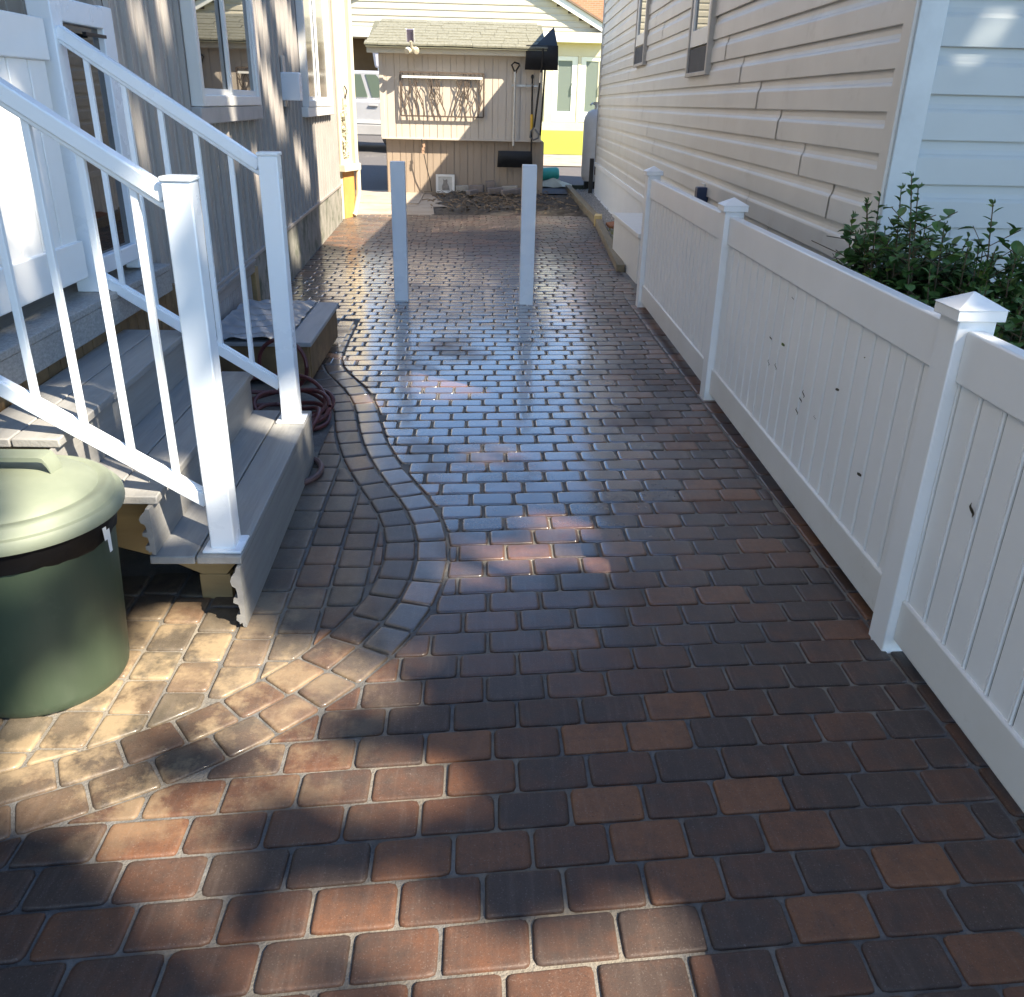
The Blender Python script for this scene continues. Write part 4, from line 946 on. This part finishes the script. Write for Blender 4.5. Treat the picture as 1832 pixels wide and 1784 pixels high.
# ------------------------------------------------------------------ gable house beyond
gy, gz = 29.0, tz(29.0)-.02
gh = thing('gable_house', 'cream sided gable house with glass doors beyond the shed', 'house', (0,gy,gz))
ex0, ex1, ez, ax_, az_ = -5.2, 3.75, 3.42, -.72, 5.75
def gxr(z):
    if z < ez: return (ex0+.3, ex1-.25)
    t = (z-ez)/(az_-ez); return (ex0+(ax_-ex0)*t, ex1+(ax_-ex1)*t)
mb = MB(); lap(mb, Vector((0,gy,0)), X, NY, 3.40, 13, .175, lambda i: [], gxr, .022); obj('gable_wall', mb, CREAMSIDE, gh)
mb = MB(); mb.prism([(ex0+.2,gy+.006,ez-.1),(ex1-.2,gy+.006,ez-.1),(ax_,gy+.006,az_-.05)], (0,9,0)); obj('attic_core', mb, CREAMSIDE, gh)
mb = MB(); mb.box(-2.05,1.75,gy+.25,gy+.3,gz,3.3); mb.box(1.75,2.22,gy+.05,gy+.3,gz,3.3); mb.box(3.6,3.9,gy+.05,gy+.3,gz,3.3); mb.box(-5.0,3.9,gy+8.9,gy+9,gz,3.3); obj('lower_wall', mb, CREAMSIDE, gh)
mb = MB(); mb.box(1.95,3.9,gy+.02,gy+.29,gz,1.0); mb.box(1.75,3.9,gy+.02,gy+.25,2.815,3.15); mb.box(2.985,3.075,gy+.02,gy+.2,1.0,2.815); mb.box(3.825,3.9,gy+.02,gy+.2,1.0,2.815); mb.box(2.0,2.235,gy+.02,gy+.2,1.0,2.815); obj('sill_wall', mb, CREAM, gh)
mb = MB(); mb.box(-5.1,-2.0,gy+2.0,gy+2.1,gz,3.3); mb.box(-5.1,-2.0,gy+.0,gy+2.0,3.22,3.3); obj('carport_wall', mb, surf('brown_carport_wall', (.16,.105,.05), None, 4, .7), gh)
mb = MB(); mb.box(ex0,ex1+.02,gy-.32,gy-.22,3.16,3.42); obj('fascia', mb, TRIMW, gh, bev=.01)
mb = MB(); mb.box(ex0,ex1,gy-.219,gy+.25,3.15,3.17); obj('soffit', mb, CREAM, gh)
mb = MB(); mb.add([(ex0,gy-.32,3.42),(ex1,gy-.32,3.42),(ex1,gy,3.47),(ex0,gy,3.47)], [(0,1,2,3)]); obj('ledge_roof', mb, SHINGLE, gh)
for xe in (ex0-.05, ex1+.05):
    mb = MB(); d = Vector((xe-ax_,0,ez+.02-az_)).normalized(); up = Vector((-d.z,0,d.x)); up = up if up.z > 0 else -up
    a = Vector((ax_,gy-.16,az_+.06)); b = Vector((xe,gy-.16,ez+.06)); mb.obox((a+b)/2, (b-a)/2, Vector((0,.03,0)), up*.10); obj('rake_board', mb, TRIMW, gh, bev=.006)
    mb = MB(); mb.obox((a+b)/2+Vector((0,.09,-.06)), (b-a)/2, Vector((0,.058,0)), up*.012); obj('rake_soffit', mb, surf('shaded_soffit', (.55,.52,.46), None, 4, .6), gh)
mb = MB()
for xe in (ex0-.15, ex1+.15):
    mb.prism([(ax_,gy-.25,az_+.16),(xe,gy-.25,ez+.13),(xe,gy-.25,ez+.19),(ax_,gy-.25,az_+.23)], (0,9.5,0))
obj('roof', mb, surf('brown_shingle', (.22,.15,.10), (.16,.11,.08), 20, .9), gh)
for x0, x1 in ((2.24,2.98),(3.08,3.82)):
    mb = MB()
    for a, b, c, d in ((x0,x0+.15,1.02,2.81),(x1-.17,x1,1.02,2.81),(x0+.15,x1-.17,1.02,1.30),(x0+.15,x1-.17,2.69,2.81)): mb.box(a, b, gy+.04, gy+.10, c, d)
    dr = obj('glass_door', mb, TRIMW, gh, bev=.006)
    obj('pane', MB().box(x0+.15,x1-.17,gy+.06,gy+.07,1.30,2.69), glass('greenish_pane', (.16,.19,.17), 1.6), dr)
    mb = MB(); mb.tube([(x1-.13,gy+.03,1.8),(x1-.12,gy-.02,1.85),(x1-.12,gy-.02,2.05),(x1-.13,gy+.03,2.1)], .016, 6); obj('handle', mb, TRIMW, dr)
ln = thing('wall_lantern', 'white wall lantern beside the carport opening of the gable house', 'lantern', (-2.85,gy-.1,2.5))
mb = MB(); mb.lathe([(0,0),(.10,.02),(.12,.06),(.17,.40),(.20,.42),(.12,.52),(.03,.60),(.0,.66)], (-2.95,gy-.2,2.35), 6); obj('lamp_body', mb, surf('pale_lantern', (.55,.53,.58), None, 6, .4), ln)
mb = MB(); mb.tube([(-2.95,gy-.2,3.0),(-2.95,gy-.2,3.15)], .02, 6); mb.tube([(-2.95,gy-.2,2.36),(-2.95,gy-.2,tz(gy))], .035, 8); obj('post', mb, TRIMW, ln)

# brick building
bb = thing('brick_building', 'tall orange brick building rising behind the gable house', 'building', (0,44,tz(44)))
BRK = surf('orange_brick', (.46,.20,.095), (.40,.17,.08), 5, .85)
n = BRK.node_tree; p = n.nodes['Principled BSDF']; bt = n.nodes.new('ShaderNodeTexBrick'); tc = n.nodes.new('ShaderNodeTexCoord'); mp = n.nodes.new('ShaderNodeMapping'); mp.inputs['Rotation'].default_value = (math.pi/2,0,0)
n.links.new(tc.outputs['Object'], mp.inputs[0]); n.links.new(mp.outputs[0], bt.inputs[0]); bt.inputs['Color1'].default_value = (.50,.21,.10,1); bt.inputs['Color2'].default_value = (.40,.165,.08,1); bt.inputs['Mortar'].default_value = (.42,.30,.22,1)
bt.inputs['Scale'].default_value = 1; bt.inputs['Brick Width'].default_value = .24; bt.inputs['Row Height'].default_value = .08; bt.inputs['Mortar Size'].default_value = .008
n.links.new(bt.outputs[0], p.inputs['Base Color'])
obj('wall', MB().box(-16,18,44,58,.5,8.0), BRK, bb)
obj('parapet', MB().box(-16.1,18.1,43.9,58.1,8.003,8.25), CREAM, bb, bev=.02)

# vehicle
cy_, cz = 23.2, .43
vh = thing('parked_vehicle', 'silver high sided vehicle parked sideways behind the shed', 'car', (-3.6,cy_,cz))
SILV = surf('silver_car_paint', (.52,.52,.53), (.48,.48,.49), 3, .25, .05, metal=.35, coat=.5); SILVD = surf('grey_lower_cladding', (.36,.35,.34), None, 4, .4)
def carprism(pts, y0, y1): 
    mb = MB(); mb.prism([(x,y0,z+cz) for x, z in pts], (0,y1-y0,0)); return mb
obj('body', carprism([(-5.9,.45),(-5.95,.80),(-5.7,.98),(-4.9,1.06),(-1.6,1.08),(-1.35,.95),(-1.32,.45)], cy_-.88, cy_+.88), SILV, vh, bev=.06, seg=3)
obj('cabin', carprism([(-5.0,1.06),(-4.35,1.62),(-4.1,1.68),(-2.35,1.68),(-2.15,1.62),(-1.75,1.07)], cy_-.78, cy_+.78), SILV, vh, bev=.05, seg=3)
CG = glass('car_glass', (.10,.13,.10), 1.6)
for pts in ([(-4.72,1.12),(-4.25,1.56),(-3.55,1.60),(-3.55,1.12)],[(-3.45,1.12),(-3.45,1.60),(-2.72,1.60),(-2.58,1.12)],[(-2.48,1.12),(-2.62,1.60),(-2.38,1.60),(-1.92,1.12)]):
    obj('window', carprism(pts, cy_-.795, cy_-.783), CG, vh)
obj('lower_cladding', carprism([(-5.8,.30),(-5.85,.55),(-1.36,.55),(-1.4,.30)], cy_-.895, cy_+.895), SILVD, vh, bev=.03)
obj('trim_strip', carprism([(-4.9,.565),(-4.9,.62),(-1.45,.62),(-1.45,.565)], cy_-.905, cy_-.881), TRIMW, vh)
for hx in (-3.35,-2.45): obj('door_handle', MB().box(hx-.11,hx+.11,cy_-.925,cy_-.885,cz+.93,cz+.965), SILVD, vh, bev=.01)
for wx in (-5.0,-1.95):
    mb = MB(); mb.lathe([(.20,0),(.32,.0),(.34,.03),(.34,.19),(.32,.22),(.2,.22)], (wx,cy_-.90,cz+.33), 28, (0,1,0)); wh = obj('wheel', mb, BLACK, vh, smooth=True)
    mb = MB(); mb.lathe([(0,.02),(.06,.0),(.19,.02),(.21,.0),(.21,.08)], (wx,cy_-.905,cz+.33), 24, (0,1,0)); obj('rim', mb, STEEL, wh, smooth=True)

# ------------------------------------------------------------------ shrubs behind the fence
def leafquad(mb, p, d, up, L, W):
    if p.z < 1.04 and min(p.x, (p+d*L).x) < fx(p.y)+.05: return
    side = d.cross(up)
    if side.length < 1e-4: side = Vector((1,0,0))
    side.normalize(); nrm = side.cross(d).normalized(); v = []
    for t, wd, h in ((0,.06,0),(.3,.46,.0),(.6,.5,-.02),(.85,.28,-.06),(1,.02,-.12)):
        for s_ in (-1,0,1): v.append(p+d*t*L+side*s_*wd*W+nrm*(h*L+abs(s_)*wd*W*.35))
    mb.add(v, [(i*3+j, i*3+j+1, i*3+j+4, i*3+j+3) for i in range(4) for j in range(2)])
def shrub(lab, cx_, cy_, rad, zb, n, tops, zmin=.45):
    t = thing('leafy_shrub', lab, 'shrub', (cx_,cy_,0), 'shrubs between fence and house')
    st_ = MB(); lf = MB(); lf2 = MB()
    stems = [(cx_+R_.gauss(0,rad*.55), cy_+R_.gauss(0,rad*.6), zb+R_.uniform(-.22,.02)) for _ in range(n)]+tops
    for x, y, z in stems:
        x = max(x, fx(y)+.10)
        b = Vector((max(fx(cy_)+.12, cx_+(x-cx_)*.35), cy_+(y-cy_)*.35, -.03)); e = Vector((x,y,z)); m_ = (b+e)/2+Vector((R_.gauss(0,.04),R_.gauss(0,.04),.05))
        pts = [b*(1-q)**2+m_*2*q*(1-q)+e*q*q for q in [k/10 for k in range(11)]]
        st_.tube(pts, .006, 5, r1=.0018)
        L = (e-b).length; k = 0; s_ = .16 if (x,y,z) in tops else .12
        while s_ < L:
            q = s_/L; i = min(9, int(q*10)); p = pts[i]+(pts[i+1]-pts[i])*(q*10-i); tg_ = (pts[i+1]-pts[i]).normalized()
            if p.z > .10:
                a = k*2.4+R_.uniform(-.4,.4); o_ = Vector((math.cos(a),math.sin(a),R_.uniform(-.1,.55))).normalized()
                # side twig with leaves
                if q < .9 and R_.random() < .62:
                    tl = R_.uniform(.05,.16); tp = p+o_*tl+Z*.02; st_.tube([p, tp], .0016, 4)
                    for kk in range(R_.randint(3,5)):
                        oo = (o_*.5+Vector((R_.gauss(0,1),R_.gauss(0,1),R_.gauss(.1,.5)))).normalized()
                        leafquad(lf if R_.random() < .95 else lf2, p+(tp-p)*R_.uniform(.3,1), oo, Z, R_.uniform(.036,.054), R_.uniform(.028,.042))
                else:
                    leafquad(lf if R_.random() < .93 else lf2, p, (o_+tg_*.35).normalized(), Z, R_.uniform(.036,.056)*(1 if q < .85 else .75), R_.uniform(.028,.042)*(1 if q < .85 else .7))
            s_ += R_.uniform(.016,.026) if q < .75 else .022; k += 1
        for _ in range(2): leafquad(lf, e, (tg_+Vector((R_.gauss(0,.5),R_.gauss(0,.5),0))).normalized(), Vector((1,0,0)), .022, .014)
    obj('stems', st_, STEM, t); obj('foliage', lf, LEAF, t); 
    if lf2.v: obj('young_leaves', lf2, LEAF2, t, label='yellow green young leaves')
shrub('dense dark green shrub behind the middle of the long fence panel', 1.60, 3.20, .16, 1.10, 80, [(1.40,3.36,1.14),(1.42,3.28,1.19),(1.30,3.25,1.20),(1.37,3.15,1.23),(1.28,3.3,1.08),(1.45,3.1,1.26)])
shrub('shrub with tall leafy shoots rising in front of the house corner', 1.72, 2.92, .17, 1.08, 85, [(1.43,3.0,1.31),(1.47,3.02,1.27),(1.55,2.95,1.16),(1.62,2.9,1.10),(1.70,2.95,1.08)])
shrub('shrub at the right beside the nearest big fence post, tallest sprays on its right', 1.98, 2.72, .20, 1.05, 95, [(1.68,2.92,1.235),(1.78,2.85,1.22),(1.86,2.8,1.14),(1.95,2.7,1.18),(2.05,2.75,1.20)])
shrub('low shrub with yellow green leaves just behind the big fence post', 1.72, 2.35, .14, .84, 60, [(1.75,2.4,.80),(1.82,2.5,.86)])
shrub('shaded shrub filling the gap behind the long fence panel', 1.58, 2.62, .13, .98, 70, [])

# ------------------------------------------------------------------ overhead tree (throws the dappled shade)
SPOTS = [[(1.25,1.59),(1.49,1.46),(1.45,1.33),(1.27,1.33),(1.21,1.23),(1.36,1.18),(1.3,1.11),(1.08,1.08),(1.06,1.17),(1.05,1.29),(0.84,1.28),(0.63,1.32),(0.75,1.5),(0.85,1.41),(1.1,1.46)],[(0.61,1.3),(0.66,1.27),(0.79,1.21),(0.81,1.15),(0.9,0.98),(0.82,0.93),(0.72,0.99),(0.75,1.05),(0.69,1.17),(0.6,1.18),(0.54,1.2)],[(0.91,1.07),(1.05,0.98),(1.03,0.95),(0.9,0.99)],[(1.68,0.97),(1.63,0.96),(1.58,0.97),(1.57,1.01),(1.6,1.04),(1.65,1.06),(1.7,1.04),(1.71,1.01)],[(1.5,0.96),(1.43,0.94),(1.37,0.96),(1.36,1.0),(1.4,1.06),(1.48,1.08),(1.54,1.06),(1.55,1.01)],[(2.7,1.05),(2.61,1.04),(2.53,1.09),(2.49,1.15),(2.53,1.21),(2.62,1.21),(2.71,1.17),(2.74,1.1)],[(2.42,0.89),(2.3,0.88),(2.2,0.93),(2.17,1.01),(2.23,1.08),(2.35,1.1),(2.47,1.05),(2.5,0.96)],[(2.22,1.1),(2.11,1.07),(2.04,1.09),(2.03,1.15),(2.11,1.21),(2.21,1.25),(2.3,1.23),(2.3,1.17)],[(1.15,0.92),(1.11,0.91),(1.06,0.94),(1.03,0.99),(1.04,1.02),(1.08,1.03),(1.13,1.0),(1.16,0.95)],[(1.23,0.77),(1.16,0.76),(1.09,0.79),(1.07,0.85),(1.1,0.9),(1.17,0.92),(1.25,0.89),(1.27,0.83)],[(1.28,0.69),(1.23,0.68),(1.18,0.71),(1.16,0.75),(1.18,0.79),(1.23,0.8),(1.28,0.77),(1.3,0.73)],[(0.74,0.92),(0.69,0.91),(0.64,0.95),(0.61,1.0),(0.61,1.05),(0.66,1.06),(0.72,1.02),(0.75,0.97)],[(0.84,0.83),(0.8,0.83),(0.75,0.86),(0.72,0.91),(0.73,0.95),(0.77,0.95),(0.82,0.92),(0.85,0.87)],[(0.88,0.66),(0.84,0.65),(0.79,0.68),(0.76,0.73),(0.77,0.77),(0.81,0.78),(0.87,0.74),(0.9,0.69)],[(0.95,0.6),(0.91,0.6),(0.87,0.61),(0.86,0.64),(0.88,0.67),(0.92,0.68),(0.96,0.67),(0.97,0.63)],[(0.73,0.67),(0.68,0.67),(0.63,0.7),(0.6,0.75),(0.61,0.79),(0.66,0.8),(0.71,0.77),(0.74,0.72)],[(0.95,0.48),(0.89,0.48),(0.82,0.53),(0.78,0.59),(0.8,0.63),(0.86,0.64),(0.93,0.59),(0.97,0.52)],[(1.04,0.41),(0.99,0.4),(0.96,0.42),(0.95,0.45),(0.98,0.48),(1.03,0.49),(1.07,0.47),(1.08,0.44)],[(1.16,0.29),(1.1,0.3),(1.04,0.33),(1.01,0.38),(1.04,0.42),(1.1,0.42),(1.16,0.38),(1.19,0.33)],[(1.18,0.24),(1.1,0.23),(1.05,0.24),(1.05,0.27),(1.11,0.31),(1.19,0.32),(1.25,0.31),(1.24,0.28)],[(1.06,0.26),(0.99,0.28),(0.89,0.36),(0.81,0.45),(0.81,0.5),(0.88,0.49),(0.99,0.4),(1.06,0.31)],[(1.12,0.2),(1.04,0.21),(0.96,0.27),(0.92,0.33),(0.94,0.38),(1.02,0.38),(1.11,0.32),(1.15,0.25)],[(3.93,2.06),(3.73,2.01),(3.57,2.06),(3.53,2.18),(3.65,2.31),(3.86,2.38),(4.04,2.33),(4.07,2.2)],[(4.04,2.73),(3.91,2.68),(3.82,2.7),(3.8,2.78),(3.88,2.87),(4.01,2.93),(4.12,2.91),(4.13,2.82)],[(3.34,2.22),(3.26,2.19),(3.19,2.2),(3.18,2.25),(3.23,2.31),(3.32,2.34),(3.38,2.33),(3.39,2.28)],[(3.15,1.52),(3.06,1.51),(2.98,1.54),(2.96,1.6),(3.0,1.65),(3.09,1.67),(3.17,1.64),(3.19,1.57)],[(5.33,3.63),(5.15,3.55),(5.02,3.56),(5.01,3.66),(5.13,3.79),(5.32,3.88),(5.46,3.87),(5.46,3.76)],[(1.49,1.11),(1.41,1.09),(1.33,1.13),(1.3,1.21),(1.32,1.27),(1.4,1.29),(1.49,1.25),(1.53,1.17)],[(1.28,1.06),(1.23,1.04),(1.19,1.06),(1.17,1.1),(1.2,1.14),(1.24,1.16),(1.29,1.14),(1.3,1.1)],[(2.29,2.26),(2.44,2.13),(2.24,1.99),(2.09,2.12)],[(1.47,1.86),(1.51,1.8),(1.44,1.72),(1.36,1.77)],[(1.19,2.35),(1.54,2.36),(1.42,2.02),(1.05,1.92),(0.95,2.01)],[(1.37,2.04),(1.44,1.93),(1.3,1.81),(1.22,1.88)],[(2.59,4.06),(2.69,4.13),(2.94,4.11),(2.82,4.03)],[(2.87,4.3),(3.0,4.39),(3.22,4.41),(3.07,4.32)],[(2.51,3.72),(2.59,3.76),(2.66,3.67),(2.58,3.62)],[(4.87,5.25),(5.2,5.44),(5.84,5.47),(5.43,5.25)],[(4.87,5.61),(5.13,5.78),(5.4,5.69),(5.11,5.52)],[(5.47,6.0),(5.97,6.34),(6.79,6.47),(6.14,6.08)],[(5.89,5.43),(6.24,5.61),(6.75,5.63),(6.35,5.43)],[(4.48,4.6),(4.67,4.7),(4.85,4.49),(4.65,4.4)],[(4.62,5.45),(4.81,5.57),(4.92,5.44),(4.73,5.32)],[(7.07,6.32),(7.36,6.49),(7.41,6.11),(7.11,5.95)],[(3.85,4.53),(3.95,4.59),(4.05,4.38),(3.95,4.33)],[(3.14,3.73),(3.25,3.78),(3.37,3.65),(3.25,3.6)],[(4.75,4.51),(5.0,4.62),(5.31,4.61),(5.04,4.49)],[(5.43,4.66),(5.82,4.83),(5.94,4.74),(5.53,4.56)],[(2.22,3.87),(2.28,3.91),(2.33,3.92),(2.28,3.88)],[(1.6,3.28),(1.67,3.33),(1.65,3.1),(1.55,2.93),(1.44,2.89)],[(1.39,2.77),(1.51,2.83),(1.54,2.76),(1.35,2.66)],[(1.32,2.6),(1.38,2.5),(1.36,2.48),(1.31,2.57)],[(1.46,2.13),(1.51,2.09),(1.48,1.63),(1.43,1.68)],[(1.2,2.16),(1.44,1.76),(1.44,1.72),(1.2,2.14)],[(1.45,2.39),(1.48,2.36),(1.48,2.32),(1.45,2.34)],[(0.96,1.96),(1.09,1.92),(1.07,1.81),(0.94,1.79),(0.86,1.85)],[(0.86,1.77),(0.82,1.73),(0.79,1.74),(0.78,1.77),(0.8,1.82),(0.84,1.86),(0.88,1.86),(0.89,1.82)],[(0.95,1.49),(0.94,1.44),(0.91,1.44),(0.89,1.48),(0.9,1.54),(0.91,1.58),(0.94,1.58),(0.95,1.54)],[(0.88,1.7),(0.86,1.67),(0.84,1.68),(0.82,1.71),(0.82,1.75),(0.84,1.77),(0.86,1.77),(0.88,1.74)],[(3.99,1.84),(4.05,1.78),(4.02,1.65),(3.98,1.69)],[(4.02,1.67),(4.07,1.65),(4.04,1.55),(4.0,1.59)],[(4.16,1.21),(4.2,1.21),(4.22,1.12),(4.17,1.16)]]
SHADE = [[(1.44,2.35),(1.49,2.3),(1.49,2.01),(1.44,2.05)],[(1.23,2.8),(1.31,2.65),(1.3,2.59),(1.21,2.73)],[(1.79,3.39),(1.94,3.4),(1.9,2.96),(1.62,2.82)]]
UA = Vector((.6,.8,0)); VA = Vector((-.56568542,.42426407,.70710678))
def inside(u, v, poly):
    c = False; n = len(poly); k = n-1
    for i in range(n):
        (xi, yi), (xj, yj) = poly[i], poly[k]
        if (yi > v) != (yj > v) and u < (xj-xi)*(v-yi)/(yj-yi)+xi: c = not c
        k = i
    return c
BB = [(min(p[0] for p in q), max(p[0] for p in q), min(p[1] for p in q), max(p[1] for p in q)) for q in SPOTS]
def lit(u, v, g=.065):
    for (a, b, c, d), q in zip(BB, SPOTS):
        if a-g <= u <= b+g and c-g <= v <= d+g:
            for du, dv in ((0,0),(g,0),(-g,0),(0,g),(0,-g)):
                if inside(u+du, v+dv, q): return True
    return False
tr = thing('shade_tree', 'large leafy tree standing off to the right behind the viewer, shading the path', 'tree', (6.6,-2.3,0))
lf = MB(); cnt = 0
LB = [(R_.uniform(-2.6,7.0), R_.uniform(-1.6,7.4), R_.uniform(10.2,14.2)) for _ in range(46)]
while cnt < 40000:
    u = R_.uniform(-2.8,7.15); v = R_.uniform(-1.9,7.6)
    if ((u-2.2)/5.6)**4+((v-2.9)/5.0)**4 > 1: continue
    if u > 7.10: continue
    if lit(u, v) and not any(inside(u, v, q) for q in SHADE): continue
    tw_ = (-1.65-.6*u+.5657*v)/.5657
    if .7071*(v+tw_) > 3.5+.25*math.sin(u*2.1): continue
    t_ = R_.gauss(12, 1.3)
    p = UA*u+VA*v-SUN*t_
    a = Vector((R_.gauss(0,1),R_.gauss(0,1),R_.gauss(0,.6))).normalized(); b = a.cross(Vector((R_.gauss(0,.5),R_.gauss(0,.5),1))).normalized()
    L = R_.uniform(.10,.16); w_ = L*R_.uniform(.5,.65)
    c = a.cross(b)*L*.15
    lf.add([p-a*L, p-b*w_+c, p+a*L, p+b*w_+c], [(0,1,2),(0,2,3)]); cnt += 1
obj('crown', lf, TREELEAF, tr)
tb = MB(); top = Vector((6.3,-1.9,7.5)); tb.tube([(6.6,-2.3,-.1),(6.62,-2.28,1.5),(6.5,-2.2,4),top], .30, 12, r1=.16)
obj('trunk', tb, BARK, tr, smooth=True)
lm_ = MB(); made = 0
while made < 22:
    u = R_.uniform(-2.0,6.6); v = R_.uniform(-1.2,6.6); e = UA*u+VA*v-SUN*R_.uniform(11,13.5); b = Vector((6.5,-2.15,R_.uniform(4.5,7.4)))
    pts = [b.lerp(e, k/8)+Vector((0,0,.6*math.sin(math.pi*k/8))) for k in range(9)]
    if any(lit(p.dot(UA), p.dot(VA), .05) for p in pts): 
        made += .25; continue
    lm_.tube(pts, .06, 6, r1=.012); made += 1
obj('limbs', lm_, BARK, tr, smooth=True)
